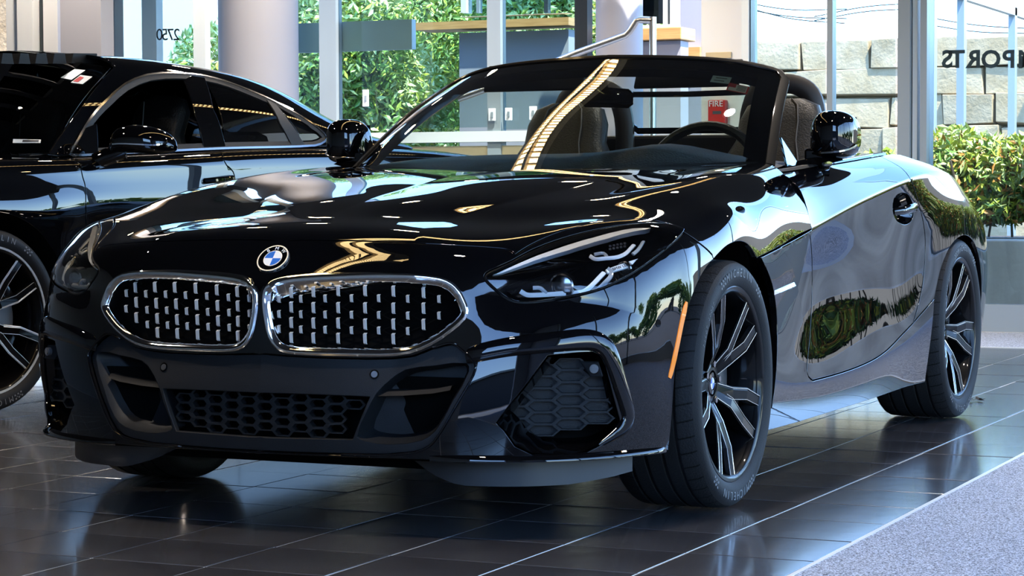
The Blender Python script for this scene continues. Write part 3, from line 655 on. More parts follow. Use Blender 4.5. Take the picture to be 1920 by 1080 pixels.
SIDE = Surf([
 # belt               belt shoulder       crease              below               waist               lower bulge         door bottom         sill bottom
 [(.80, .10, .83),    (.89, .10, .745),   (.9305, .10, .635), (.925, .10, .58),   (.913, .10, .50),   (.910, .10, .38),   (.912, .10, .27),   (.893, .10, .16)],
 [(.80, .28, .845),   (.885, .28, .765),  (.916, .28, .651),  (.912, .285, .60),  (.903, .29, .50),   (.903, .295, .38),  (.910, .30, .27),   (.893, .30, .16)],
 [(.79, .50, .866),   (.868, .50, .79),   (.902, .50, .6722), (.896, .50, .62),   (.885, .50, .52),   (.890, .50, .39),   (.906, .50, .27),   (.893, .50, .16)],
 [(.775, .80, .868),  (.845, .78, .82),   (.887, .765, .703), (.879, .76, .65),   (.868, .755, .54),  (.880, .75, .40),   (.902, .74, .27),   (.893, .74, .16)],
 [(.795, 1.1, .885),  (.850, 1.1, .845),  (.897, 1.1, .760),  (.888, 1.1, .70),   (.872, 1.1, .57),   (.885, 1.1, .41),   (.905, 1.1, .272),  (.896, 1.1, .16)],
 [(.80, 1.5, .908),   (.855, 1.5, .875),  (.902, 1.5, .814),  (.895, 1.5, .75),   (.880, 1.5, .60),   (.890, 1.5, .43),   (.907, 1.5, .295),  (.900, 1.5, .162)],
 [(.80, 1.85, .928),  (.858, 1.85, .898), (.905, 1.85, .853), (.903, 1.85, .79),  (.895, 1.86, .64),  (.900, 1.86, .47),  (.910, 1.85, .35),  (.905, 1.85, .165)],
 [(.79, 2.1, .933),   (.855, 2.1, .905),  (.905, 2.1, .872),  (.918, 2.1, .80),   (.922, 2.1, .67),   (.925, 2.1, .52),   (.925, 2.1, .38),   (.912, 2.06, .165)],
 [(.775, 2.35, .92),  (.845, 2.35, .898), (.895, 2.35, .872), (.925, 2.35, .80),  (.938, 2.35, .70),  (.940, 2.35, .55),  (.935, 2.35, .38),  (.92, 2.35, .18)],
 [(.75, 2.6, .895),   (.82, 2.6, .875),   (.875, 2.6, .842),  (.918, 2.6, .77),   (.935, 2.6, .68),   (.938, 2.6, .55),   (.930, 2.6, .38),   (.91, 2.6, .18)],
 [(.72, 2.85, .862),  (.79, 2.85, .838),  (.845, 2.86, .80),  (.890, 2.86, .73),  (.912, 2.86, .64),  (.918, 2.86, .52),  (.910, 2.86, .38),  (.89, 2.86, .20)],
 [(.68, 3.12, .835),  (.74, 3.12, .80),   (.80, 3.12, .76),   (.845, 3.10, .69),  (.870, 3.10, .61),  (.875, 3.10, .50),  (.865, 3.10, .38),  (.84, 3.10, .22)],
 [(.55, 3.42, .80),   (.60, 3.42, .77),   (.66, 3.42, .72),   (.70, 3.40, .65),   (.72, 3.40, .58),   (.72, 3.40, .50),   (.71, 3.40, .40),   (.68, 3.40, .25)],
], ubreaks=(2,))

# ---- shared outlines (pixels of the visible left half)
SHUT_OUT = [(1340, 483), (1326, 468), (1310, 455), (1290, 440), (1270, 427), (1240, 415), (1210, 410), (1180, 410.5), (1150, 413), (1100, 421), (1060, 431), (1030, 442), (1000, 456), (980, 468), (966, 478)]
SHUT_IN = [(966, 478), (958, 470.5), (945, 466.5), (915, 463.5), (885, 461.5), (820, 458), (760, 455), (700, 452.5), (640, 450.5), (580, 449.5)]
so = FRONT.pxs(SHUT_OUT, 3); si = FRONT.pxs(SHUT_IN, 2)
ARCH3 = smooth2([(.930, .135, .6385), (.931, .105, .662), (.931, .06, .679), (.930, 0, .686), (.927, -.08, .677), (.921, -.155, .652), (.916, -.22, .625), (.912, -.275, .590), (.908, -.315, .55), (.903, -.345, .50), (.897, -.362, .44), (.891, -.372, .39), (.887, -.376, .33), (.881, -.378, .25), (.872, -.375, .187)], 4)
arch_uv = [FRONT.near(p) for p in ARCH3]; arch_uv[-1] = (FRONT.U.k[-1], FRONT.W.k[-1])
ka = min(range(len(arch_uv)), key=lambda i: math.dist(arch_uv[i], so[0])); so[0] = arch_uv[ka]; cen_v = FRONT.px(527, 449.5)[1]
shut = so+si[1:]+[(0, cen_v)]
crease3 = [SIDE.ev((SIDE.ku(2), v))[0] for v in np.linspace(SIDE.kv(3), SIDE.kv(.22), 22)]
hood_uv = FRONT.line((0, 0), (6.9, 0), 30)+[FRONT.near(p) for p in crease3]+arch_uv[1:ka]+shut
hood = panel('hood', FRONT, hood_uv, 'paint', car, weld=True, step=.022)

# ---- front bumper with openings for grilles, lamps and intakes
KID = smooth2([(493, 560), (495, 545), (502, 534), (514, 526), (540, 519), (575, 515.5), (615, 513.5), (688, 512), (735, 513.5), (775, 516), (825, 522), (847, 532), (860, 545), (869, 561), (876, 582), (871, 597), (844.7, 621), (808.6, 645), (770, 660), (736, 665), (690, 666), (640, 665), (577, 663.5), (538, 660), (519, 652), (504.5, 632.6), (496.5, 600), (493, 575)], 2, True)
HL = smooth2([(908.4, 521), (912, 512), (930, 503), (960, 489), (1000, 467), (1050, 448), (1100, 434), (1150, 424), (1200, 418), (1245, 418.5), (1272, 423), (1285, 430), (1280, 440), (1262, 458), (1240, 476), (1215, 495), (1190, 512), (1160, 528), (1130, 541), (1100, 550), (1060, 559), (1010, 566), (985, 567.5), (965, 566), (945, 557), (928, 543), (915, 531)], 2, True)
kid_uv = FRONT.pxs(KID); hl_uv = FRONT.pxs(HL)
IN_H = [(1028, 668), (1060, 665), (1112, 662), (1124, 667), (1132, 679), (1148, 740), (1163, 795), (1153, 814), (1128, 833), (1098, 848), (1064, 852), (1000, 852), (966, 836), (945, 806), (931, 793), (960, 755), (1000, 705)]
in_uv = FRONT.pxs(IN_H)
LOW = [(540, 668), (600, 671), (640, 672), (690, 673), (736, 672), (775, 667), (812, 652), (847, 643.6), (868, 658), (884, 674), (891.6, 688), (888, 702), (860, 752), (825, 812), (808, 834), (790, 844), (770, 849), (720, 853), (640, 852), (560, 850)]
low_uv = FRONT.pxs(LOW)
v_t = FRONT.px(505, 664)[1]; v_b = low_uv[-1][1]
low_line = [(0, v_t)]+low_uv+[(0, v_b)]
bump_uv = [(0, cen_v)]+list(reversed(shut))[1:]+arch_uv[ka+1:]+[FRONT.uv(u, 11) for u in np.linspace(7, 0, 30)][1:]+list(reversed(low_line))
bumper = panel('front_bumper', FRONT, bump_uv, 'paint', car, holes=[kid_uv, hl_uv, in_uv], weld=True, step=.02, hole_flange=.03)

# ---- fender panel behind the wheel, door, rear quarter, sill
ARCH_R = [(1422.5, 483.5), (1434, 506), (1444, 534), (1450, 566), (1453, 600), (1453, 660), (1449, 720), (1443, 765), (1437, 806)]
DOOR_F = [(1517, 432), (1520, 450), (1522.5, 485), (1523, 520), (1522, 560), (1520, 600), (1517, 640), (1513.5, 675), (1513, 692), (1516, 706), (1524, 713.5)]
DOOR_B = [(1524, 713.5), (1560, 704), (1600, 691), (1640, 673), (1665, 655), (1690, 629), (1712, 606)]
DOOR_R = [(1712, 606), (1722, 570), (1730, 530), (1734, 490), (1735, 450), (1731, 415), (1722, 380), (1706, 334), (1690, 315), (1664, 300)]
SILL_T = [(1712, 606), (1730, 585), (1752, 560)]
SILL_B = [(1735, 717), (1690, 731), (1640, 748), (1560, 776), (1500, 795), (1437, 809)]
kU = SIDE.U.k[-1]
fa = SIDE.pxs(ARCH_R, 2); df = SIDE.pxs(DOOR_F, 2); db = SIDE.pxs(DOOR_B, 2); dr = SIDE.pxs(DOOR_R, 2); st = SIDE.pxs(SILL_T, 2); sb = SIDE.pxs(SILL_B)
cre = lambda a, b, n=14: [SIDE.uv(2, t) for t in np.linspace(a, b, n)]
def vi(S, v): return float(np.interp(v, S.W.k, range(S.W.n)))
fa[0] = (SIDE.ku(2), fa[0][1]); df[0] = (SIDE.ku(2), SIDE.kv(3))
fender_uv = [(SIDE.ku(2), v) for v in np.linspace(fa[0][1], df[0][1], 14)]+df[1:-1]
# lower fender/sill: arch rear edge down to the sill, along the sill to the rear arch
sill_uv = fender_uv+db+st+[SIDE.px(1745, 640)]+sb+list(reversed(fa))
def dedupe(L, e=2e-3):
    o = [L[0]]
    for p in L[1:]:
        if math.dist(p, o[-1]) > e: o.append(p)
    if math.dist(o[0], o[-1]) < e: o.pop()
    return o
for side_name, uvs, kw in (('side_sill', dedupe(sill_uv), {}),):
    o = panel(side_name, SIDE, uvs, 'paint', car, step=.022); mirrored(o)
fold = SIDE.pxs([(1462, 466), (1472, 478), (1484, 505), (1493, 540), (1500, 580), (1505, 620), (1507, 660), (1503, 720), (1496, 790)], 2)
fend_uv = dedupe([(SIDE.ku(2), v) for v in np.linspace(fa[0][1], fold[0][1], 6)]+fold[1:]+list(reversed(fa))[2:])
o = panel('front_fender', SIDE, fend_uv, 'paint', car, off=.006, gap=.0015, flange=.010, step=.02); mirrored(o)
top_line = [SIDE.uv(u, 3) for u in np.linspace(0, 2, 10)]
door_uv = dedupe([SIDE.uv(.0, t) for t in np.linspace(3, vi(SIDE, dr[-1][1]), 16)]+list(reversed(dr))+list(reversed(db))+list(reversed(df))+list(reversed(top_line))[1:-1])
HAND = smooth2([(1676, 374), (1686, 364), (1700, 364), (1709, 377), (1713, 398), (1708, 414), (1697, 420), (1683, 414), (1675, 398)], 3, True)
hand_uv = SIDE.pxs(HAND)
door = panel('door', SIDE, door_uv, 'paint', car, holes=[hand_uv], step=.022, hole_flange=.02); door2 = mirrored(door)
ARCH_RR = smooth2([(1752, 560), (1757, 535), (1764, 505), (1774, 478), (1786, 457), (1799, 445), (1811, 442), (1822, 449), (1831, 466), (1837, 490), (1840, 520)], 3)
ar = SIDE.pxs(ARCH_RR)
ar2 = [SIDE.near((.915, 2.815, .42)), SIDE.near((.905, 2.82, .30)), SIDE.near((.89, 2.84, .21))]
ar = [p for p in ar if p[1] < SIDE.near((.915, 2.80, .5))[1]]+ar2
quarter_uv = dedupe([SIDE.uv(0, t) for t in np.linspace(vi(SIDE, dr[-1][1]), 12, 30)]+[SIDE.uv(u, 12) for u in np.linspace(0, 7, 12)][1:]+[SIDE.uv(7, t) for t in np.linspace(12, 10.1, 10)][1:]+list(reversed(ar))+list(reversed(st))[1:]+dr)
quarter = panel('rear_quarter_panel', SIDE, quarter_uv, 'paint', car, step=.025); mirrored(quarter)
# ------------------------------------------------------------------ front end details
def yfront(x, z):
    h = FRONT.bvh.ray_cast(Vector((abs(x), -3, z)), Vector((0, 1, 0)))[0]
    return h[1] if h else None
def hexmesh(name, cells, w, h, th, depth, off, m, parent, inside, rows=None):
    """honeycomb of flat hexagonal cells standing behind the front surface: cells are (x, z) centres"""
    b = MB()
    for cx, cz in cells:
        out = []
        for k, (sx, sz) in enumerate(((-1, 0), (-.62, -1), (.62, -1), (1, 0), (.62, 1), (-.62, 1))):
            out.append((cx+sx*w/2, cz+sz*h/2, cx+sx*(w/2-th*1.3), cz+sz*(h/2-th/2)))
        ok = [inside(a, c) for a, c, _, _ in out]
        if not all(ok): continue
        V = []
        for a, c, e, f in out:
            y = yfront(a, c)
            if y is None: break
            y += off
            V += [(a, y, c), (e, y, f), (e, y+depth, f)]
        else:
            b.add(V, [(3*i, 3*((i+1) % 6), 3*((i+1) % 6)+1, 3*i+1) for i in range(6)]+[(3*i+1, 3*((i+1) % 6)+1, 3*((i+1) % 6)+2, 3*i+2) for i in range(6)])
    return b.build(name, m, parent, False, fix=False)
def hexcells(x0, x1, z0, z1, w, h):
    C = []; sx = w*.81; i = 0; x = x0
    while x <= x1:
        z = z0+(h/2 if i % 2 else 0)
        while z <= z1: C.append((x, z)); z += h
        x += sx; i += 1
    return C
def mir_tree(e, parent):
    """mirror copy of an empty with mesh children"""
    n = empty(e.name.split('.')[0], (0, 0, 0), 0, parent)
    for k in ('label', 'kind'):
        if k in e: n[k] = e[k]
    for c in list(e.children): mirrored(c, n)
    return n

# ---- kidney grilles
kid = empty('kidney_grille', parent=car)
rim_of('grille_frame', FRONT, kid_uv, [(-.004, -.012), (-.003, .001), (.001, .0045), (.005, .0045), (.0155, -.002), (.018, -.008), (.0185, -.045), (-.004, -.045)], 'chrome', kid, .012)
Pk, Nk, Ik = loop3(FRONT, kid_uv, .012)
b = MB(); ctr = Pk.mean(0); V = [Pk[i]+Ik[i]*.012-Nk[i]*.045 for i in range(len(Pk))]; b.add(V+[ctr+np.array([0, .055, 0])], [(i, (i+1) % len(V), len(V)) for i in range(len(V))]); b.build('grille_backing', 'void', kid)
LONG = [(545, [(548.7), (576), (605), (633)]), (586.5, [547, 577, 606, 634]), (633, [545, 577, 606, 634.5]), (683.5, [545, 577.5, 608, 635]), (736.5, [546, 578, 608, 635.5]), (793, [548.5, 578, 608.5])]
SHORT = [(522, [560.5, 589, 617]), (563, [560.5, 589.5, 618]), (608.5, [559.7, 590, 618.5]), (658, [559.5, 590.5, 619.5]), (709, [559.5, 591, 620]), (763.5, [560.5, 592, 621]), (822, [561, 592])]
studs = []
for cols, half, hw in ((LONG, .0135, .0040), (SHORT, .0095, .0035)):
    for cx, ys in cols:
        for cy in ys:
            u = FRONT.px(cx, cy, shift=(0, .016, 0)); p = FRONT.ev(u)[0]+np.array([0, .016, 0]); studs.append((p, half, hw))
for p, half, hw in studs:
    b = MB(); t = .35*hw
    V = []
    for dz, ww, dy in ((-half, hw*.82, .004), (-half*.8, hw*.95, 0), (half*.8, hw, -.002), (half, hw*.9, .003)):
        V += [(p[0]-ww, p[1]+dy+.005, p[2]+dz), (p[0]-ww*.8, p[1]+dy, p[2]+dz), (p[0]+ww*.8, p[1]+dy, p[2]+dz), (p[0]+ww, p[1]+dy+.005, p[2]+dz)]
    F = [(4*r+k, 4*r+(k+1) % 4, 4*r+4+(k+1) % 4, 4*r+4+k) for r in range(3) for k in range(4)]+[(3, 2, 1, 0), (12, 13, 14, 15)]
    b.add(V, F); b.build('grille_stud', 'satin_silver', kid, False)
kpoly = np.array([(q[0], q[2]) for q in (Pk+Ik*.02)])
cells = [(p[0], p[2]) for p, _, _ in studs]
b = MB()
for p, half, hw in studs:      # dark lattice arms linking the studs
    for q, _, _ in studs:
        dx = q[0]-p[0]; dz = q[2]-p[2]
        if .015 < dx < .06 and .008 < abs(dz) < .026:
            A = np.array(p)+[0, .022, 0]; B_ = np.array(q)+[0, .022, 0]; b.tube([A, B_], .0018, 4, caps=False)
b.build('grille_lattice', 'void', kid)
kid2 = mir_tree(kid, car)

# ---- centre lower panel, pockets and mesh
MESH_T = [(695, 742), (640, 740), (580, 738), (520, 736.5)]; MESH_B = [(662, 825), (610, 824), (560, 823), (510, 822)]
sh = (0, .012, 0)
mt = FRONT.pxs(MESH_T, 0, sh); mb_ = FRONT.pxs(MESH_B, 0, sh)
low2 = FRONT.pxs(LOW, 0)
pk_px = smooth2([(738, 706), (762, 691), (815, 684), (877, 680), (881, 694), (850, 752), (818, 808), (792, 826), (735, 834), (685, 828), (671, 820), (688, 775), (708, 735)], 2, True)
pk_uv = FRONT.pxs(pk_px, 0, sh)
lp_uv = [(0, v_t)]+low2+[(0, v_b), (0, mb_[-1][1])]+list(reversed(mb_))+mt+[(0, mt[-1][1])]
lower = panel('lower_fascia', FRONT, lp_uv, 'grey_plastic', car, holes=[pk_uv], off=-.012, weld=True, step=.022, gap=0, hole_flange=.05)
Pp, Np, Ip = loop3(FRONT, pk_uv, .02)
b = MB(); cP = Pp.mean(0); V = [cP+(Pp[i]-cP)*.84+np.array([-.01, .07, .004]) for i in range(len(Pp))]; n = len(V)
b.add([Pp[i]-Np[i]*.012 for i in range(n)]+V+[np.mean(V, 0)], [(i, (i+1) % n, n+(i+1) % n, n+i) for i in range(n)]+[(n+i, n+(i+1) % n, 2*n) for i in range(n)])
o = b.build('brake_duct', 'grey_plastic', car, True, fix=False); mirrored(o)
ledge = [FRONT.ev(FRONT.px(x, y, shift=(0, .03, 0)))[0]+np.array([0, .03, 0]) for x, y in ((712, 742), (760, 741), (815, 737), (848, 731))]
b = MB(); b.grid([[p+np.array([0, -.012, .0]) for p in ledge], [p+np.array([0, -.002, .010]) for p in ledge], [p+np.array([0, .05, .012]) for p in ledge]]); o = b.build('duct_ledge', 'matte_black', car, True); mirrored(o)
# polished edge line around the big trapezoid
fr = resample(np.array(low_uv[7:17]), .02); fr = fr[:-1] if math.dist(fr[0], fr[-1]) < .03 else fr
seg = []
for p in smooth2([tuple(q) for q in low_uv[6:19]], 4): seg.append(p)
P3, N3_ = FRONT.ev(np.array(seg), True)
b = MB(); b.tube(P3+N3_*.0015, .0028, 6); o = b.build('intake_edge', 'gloss_black', car, True); mirrored(o)
# honeycomb of the centre intake
xm = FRONT.ev(mt[0])[0][0]; zt = FRONT.ev(mt[0])[0][2]; zb = FRONT.ev(mb_[0])[0][2]; xb = FRONT.ev(mb_[0])[0][0]
def in_low(x, z): return zb-.004 < z < zt+.004 and abs(x) < xb+(xm-xb)*(z-zb)/(zt-zb)-.002
hexmesh('centre_mesh', hexcells(-.37, .37, zb, zt, .058, .0235), .058, .0235, .006, .02, .03, 'grey_plastic', car, in_low)
b = MB(); b.box((0, -.735, .28), (1.0, .01, .20)); b.build('radiator', 'void', car)
# parking sensors
for x, y in ((702, 702),):
    u = FRONT.px(x, y, shift=sh); p, nn = FRONT.ev(u, True); p = p[0]+np.array(sh); nn = nn[0]
    b = MB(); b.tube([p-nn*.004, p+nn*.0012], .0115, 20); o1 = b.build('sensor_ring', 'gloss_black', car); mirrored(o1)
    b = MB(); b.tube([p-nn*.002, p+nn*.0022], .0078, 20); o1 = b.build('parking_sensor', 'steel', car); mirrored(o1)
# ---- side intakes
Pi, Ni, Ii = loop3(FRONT, in_uv, .02)
D = np.array([-.22, .97, 0]); ctr = Pi.mean(0); n = len(Pi)
b = MB(); V0 = list(Pi-Ni*.004+Ii*.002); V1 = [ctr+(p-ctr)*.86+D*.085+np.array([0, 0, .012]) for p in Pi]
b.add(V0+V1, [(i, (i+1) % n, n+(i+1) % n, n+i) for i in range(n)]); o = b.build('intake_duct', 'gloss_black', car, True, fix=False); mirrored(o)
b = MB(); b.add([p+D*.03 for p in V1]+[ctr+D*.12], [(i, (i+1) % n, n) for i in range(n)]); o = b.build('intake_backing', 'void', car); mirrored(o)
ipoly = [at(x, y, y=-.60) for x, y in ((1036, 680), (1085, 677), (1118, 681), (1130, 715), (1150, 770), (1157, 790), (1120, 808), (1050, 810), (985, 802), (950, 786), (990, 735))]
ip2 = np.array([(p[0], p[2]) for p in ipoly])
def in_side(x, z): return bool(inpoly(np.array([[x, z]]), ip2)[0])
b = MB(); Wd, Hh = .074, .0285; x = ip2[:, 0].min()-.02; i = 0
dirx = np.array([.86, .40, 0])      # the mesh turns with the bumper corner
c0 = np.mean(ipoly, 0)
for i in range(-4, 6):
    for j in range(-8, 9):
        cx = c0[0]+i*Wd*.80; cz = c0[2]+j*Hh+(Hh/2 if i % 2 else 0)
        hexo = [(cx+sx*Wd/2, cz+sz*Hh/2, cx+sx*(Wd/2-.005), cz+sz*(Hh/2-.0026)) for sx, sz in ((-1, 0), (-.6, -1), (.6, -1), (1, 0), (.6, 1), (-.6, 1))]
        if not in_side(cx, cz): continue
        V = []
        for a, c, e, f in hexo:
            ya = -.60+(a-c0[0])*.45; ye = -.60+(e-c0[0])*.45
            V += [(a, ya, c), (e, ye, f), (e-.004, ye+.016, f)]
        b.add(V, [(3*k, 3*((k+1) % 6), 3*((k+1) % 6)+1, 3*k+1) for k in range(6)]+[(3*k+1, 3*((k+1) % 6)+1, 3*((k+1) % 6)+2, 3*k+2) for k in range(6)]+[(2, 5, 8, 11, 14, 17)])
o = b.build('side_intake_mesh', 'grey_plastic', car, False, fix=False); mirrored(o)
# C-shaped trim around the intake: a convex bar
cpath = smooth2([(872, 668), (905, 660), (950, 651), (1000, 645), (1050, 640), (1095, 637), (1120, 641), (1138, 655), (1150, 680), (1163, 722), (1174, 760), (1178, 782), (1170, 800), (1150, 818), (1125, 836)], 3)
cu = np.array([FRONT.px(x, y) for x, y in cpath]); P3, N3_ = FRONT.ev(cu, True)
T = np.gradient(P3, axis=0); T /= np.linalg.norm(T, axis=1, keepdims=True); A3 = np.cross(T, N3_)
wid = np.interp(np.linspace(0, 1, len(P3)), [0, .05, .35, .6, .85, 1], [.016, .022, .026, .022, .02, .006])
hgt = np.interp(np.linspace(0, 1, len(P3)), [0, .05, .4, .7, .9, 1], [.002, .010, .012, .014, .012, .002])
prof = [(math.cos(w), math.sin(w)) for w in np.linspace(math.pi, 0, 11)]
b = MB(); b.grid([P3+A3*(a*wid)[:, None]+N3_*((c**.75)*hgt-.003)[:, None] for a, c in prof]); o = b.build('intake_trim', 'paint', car, True); mirrored(o)
# round sensor in its bracket inside the side intake
q = [at(x, y, y=-.595) for x, y in ((1088, 678), (1122, 678), (1131, 706), (1107, 707))]
b = MB(); nn = np.array([.35, -.94, 0]); b.add([p-nn*.02 for p in q]+[p+nn*.004 for p in q], [(0, 1, 2, 3), (7, 6, 5, 4)]+[(i, (i+1) % 4, 4+(i+1) % 4, 4+i) for i in range(4)])
o = b.build('sensor_bracket', 'grey_plastic', car, bevel=.002); mirrored(o)
p = at(1114, 691, y=-.602); b = MB(); b.tube([p, p+nn*.010], .0105, 20); b.tube([p, p+nn*.012], .0072, 20); o = b.build('corner_sensor', 'lettering', car); mirrored(o)
# splitter lip under each corner
lipu = np.array([FRONT.uv(u, 11) for u in np.linspace(2.35, 6.9, 26)]); P3, N3_ = FRONT.ev(lipu, True); Nh = N3_*[1, 1, 0]; Nh /= np.linalg.norm(Nh, axis=1, keepdims=True)
k = np.interp(np.linspace(0, 1, 26), [0, .12, .55, .8, 1], [.001, .010, .014, .006, 0.0])
Z = np.array([0, 0, 1.]); rows = [P3+Z*(.016+0*k)[:, None]-Nh*.002, P3+Nh*(k*.55)[:, None]+Z*.011, P3+Nh*k[:, None]+Z*.003, P3+Nh*k[:, None]-Z*.002, P3-Nh*.02-Z*.006]
b = MB(); b.grid(rows); o = b.build('splitter_lip', 'gloss_black', car, True); mirrored(o)
# grey air deflectors ahead of the front wheels
pl = smooth2([(.325, -.675), (.455, -.705), (.60, -.672), (.70, -.59), (.765, -.50), (.80, -.43)], 5); n = len(pl)
zb_ = np.interp(np.linspace(0, 1, n), [0, .1, .22, .6, 1], [.178, .145, .122, .122, .140])
b = MB(); b.grid([[(x, y, .20) for x, y in pl], [(x, y-.002, z) for (x, y), z in zip(pl, zb_)], [(x-.002, y+.006, z) for (x, y), z in zip(pl, zb_)], [(x-.002, y+.006, .20) for x, y in pl]]); o = b.build('air_deflector', 'deflector_plastic', car, True); mirrored(o)
# amber side marker on the bumper corner
am = smooth2([(1289, 566), (1281, 600), (1271, 650), (1262, 690), (1257, 709)], 4); amu = [FRONT.px(x-2, y) for x, y in am]; P3, N3_ = FRONT.ev(np.array(amu), True)
T = np.gradient(P3, axis=0); T /= np.linalg.norm(T, axis=1, keepdims=True); A3 = np.cross(T, N3_); w = np.interp(np.linspace(0, 1, len(P3)), [0, .1, .9, 1], [.004, .0085, .0085, .006])
b = MB(); b.grid([P3-A3*w[:, None]-N3_*.002, P3-A3*(w*.8)[:, None]+N3_*.002, P3+A3*(w*.8)[:, None]+N3_*.002, P3+A3*w[:, None]-N3_*.002]); o = b.build('side_marker', 'amber', car, True); tag(o, 'amber side marker strip'); mirrored(o)
u = FRONT.px(1234, 606); p, nn = FRONT.ev(u, True); b = MB(); b.tube([p[0]-nn[0]*.004, p[0]+nn[0]*.0012], .0095, 20); o = b.build('side_sensor', 'paint', car); mirrored(o)

# ---- round badge on the nose
u = FRONT.px(518, 487); u = (0, u[1]); p, nn = FRONT.ev(u, True); p = p[0]; nn = nn[0]; nn[0] = 0; nn /= np.linalg.norm(nn)
bx_ = np.array([1., 0, 0]); by_ = np.cross(nn, bx_)
def badge(parent, p, bx_, by_, nn, R, letters=True):
    e = empty('badge', parent=parent); f = lambda r, w, h: p+bx_*(r*math.cos(w))+by_*(r*math.sin(w))+nn*h
    def disc(name, r0, r1, h0, h1, m, a0=0, a1=2*math.pi, n=40):
        b = MB(); W = np.linspace(a0, a1, n+1); V = [f(r0, w, h1) for w in W]+[f(r1, w, h1) for w in W]+[f(r1, w, h0) for w in W]; k = n+1
        b.add(V, [(i, k+i, k+i+1, i+1) for i in range(n)]+[(k+i, 2*k+i, 2*k+i+1, k+i+1) for i in range(n)]); return b.build(name, m, e, True, fix=False)
    disc('badge_disc', .0001, R, -.008, .0022*R/.041, 'gloss_black')
    disc('badge_ring', R*.92, R*1.0, -.008, .0036*R/.041, 'satin_silver'); disc('inner_ring', R*.555, R*.60, 0, .003*R/.041, 'satin_silver')
    for k in range(4): disc('badge_quarter', .0001, R*.555, 0, .0030*R/.041, 'blue' if k % 2 else 'white', k*math.pi/2, (k+1)*math.pi/2, 10)
    if letters:
        for ch, w in (('B', 132), ('M', 90), ('W', 48)):
            w = math.radians(w); c = f(R*.765, w, .0024); ty = bx_*math.cos(w)+by_*math.sin(w); tx = np.cross(ty, nn)
            text_mesh('badge_letter', ch, R*.34, 'white', e, .0006, frame(c, tx, ty, nn))
    return e
badge(car, p+nn*.0028, bx_, by_, nn, .041)

# ------------------------------------------------------------------ headlights
hl = empty('headlight', parent=car)
lens = panel('lens', FRONT, hl_uv, 'lens', hl, off=.001, gap=.003, flange=.006, step=.02)
rim_of('seal', FRONT, hl_uv, [(-.0005, -.004), (.004, -.0015), (.0045, -.012), (-.0005, -.02)], 'matte_black', hl, .014)
Ph, Nh_, Ih = loop3(FRONT, hl_uv, .014); DH = np.array([-.35, .93, -.08]); n = len(Ph); cH = Ph.mean(0)
V0 = list(Ph+Ih*.003-Nh_*.004); V1 = [cH+(p-cH)*.93+DH*.075 for p in Ph]
b = MB(); b.add(V0+V1+[cH+DH*.10], [(i, (i+1) % n, n+(i+1) % n, n+i) for i in range(n)]+[(n+i, n+(i+1) % n, 2*n) for i in range(n)]); b.build('lamp_housing', 'gloss_black', hl, True, fix=False)
def hpts(pts, off): 
    P, N = FRONT.ev(np.array([FRONT.px(x, y) for x, y in pts]), True); return P-N*off, N
brow = FRONT.pxs([(923, 515), (945, 503), (972, 490), (1008, 474), (1044, 461), (1080, 449), (1117, 438.5), (1155, 428.5), (1189, 422), (1222, 421.5), (1213, 425), (1180, 431), (1141, 442), (1105, 452), (1068, 464), (1035, 474), (1003, 484.5), (965, 500), (940, 511)])
panel('brow_light', FRONT, brow, 'white_led', hl, off=-.008, gap=0, flange=.012, step=.015)
def ltube(name, pts, off, r, m, sq=(1.5, .8)):
    P, N = hpts(smooth2(pts, 3), off); b = MB(); b.tube(P, r, 6, sq=sq, up=(0, -1, 0)); return b.build(name, m, hl, True)
ltube('daytime_light', [(977, 547), (990, 555), (1008, 556), (1030, 555), (1065, 551), (1097, 546), (1110, 537), (1120, 525), (1133, 506), (1140, 497)], .03, .0042, 'white_led')
ltube('daytime_light', [(1124, 545), (1135, 534), (1146, 520), (1155, 505), (1153, 495), (1146, 488)], .03, .0042, 'clear_plastic')
ltube('daytime_light', [(1001, 540), (1015, 540), (1022, 547), (1027, 553)], .03, .0035, 'clear_plastic')
ltube('daytime_light', [(1110, 461), (1120, 467), (1140, 466), (1165, 464), (1180, 457), (1188, 448), (1194, 441)], .03, .0036, 'white_led')
ltube('daytime_light', [(1194, 460), (1202, 453), (1208, 443), (1212, 434)], .03, .0034, 'clear_plastic')
ltube('daytime_light', [(1118, 458), (1136, 456), (1143, 463)], .03, .003, 'clear_plastic')
for (x, y, r) in ((1068, 517, .027), (1195, 478, .017)):
    P, N = hpts([(x, y)], .055); p = P[0]; d = np.array([.12, -.99, 0]); d /= np.linalg.norm(d)
    b = MB(); b.tube([p, p+d*.034], r*1.12, 24, caps=False); b.tube([p+d*.034, p+d*.036], [r*1.12, r*.98], 24, caps=False); b.build('projector_ring', 'dark_chrome', hl, True)
    b = MB(); b.tube([p+d*t for t in (.020, .028, .031, .032)], [r*.98, r*.93, r*.6, r*.05], 24); b.build('projector_lens', 'dark_chrome', hl, True)
for i in range(5):
    for j in range(2):
        P, N = hpts([(1148+i*7, 442+j*6-i*1.2)], .03); b = MB(); b.box(P[0], (.005, .006, .005)); b.build('led_element', 'steel', hl, bevel=.0008)
sg = FRONT.pxs([(1143, 489), (1206, 470), (1197, 483), (1190, 489), (1148, 498)]); panel('light_blade', FRONT, sg, 'white_led', hl, off=-.03, gap=0, flange=.006, step=.02)
P, N = hpts([(1160, 490.5), (1185, 483.5)], .0285); tx = P[1]-P[0]; tx /= np.linalg.norm(tx); nn = N[0]; ty = np.cross(nn, tx)
txt = text_mesh('lamp_lettering', 'BMW LED', .012, 'ink', hl, .0003, frame((P[0]+P[1])/2, tx, ty, nn))
hl2 = mir_tree(hl, car)
for o in list(hl2.children):
    if o.name.startswith('lamp_lettering'): bpy.data.objects.remove(o)
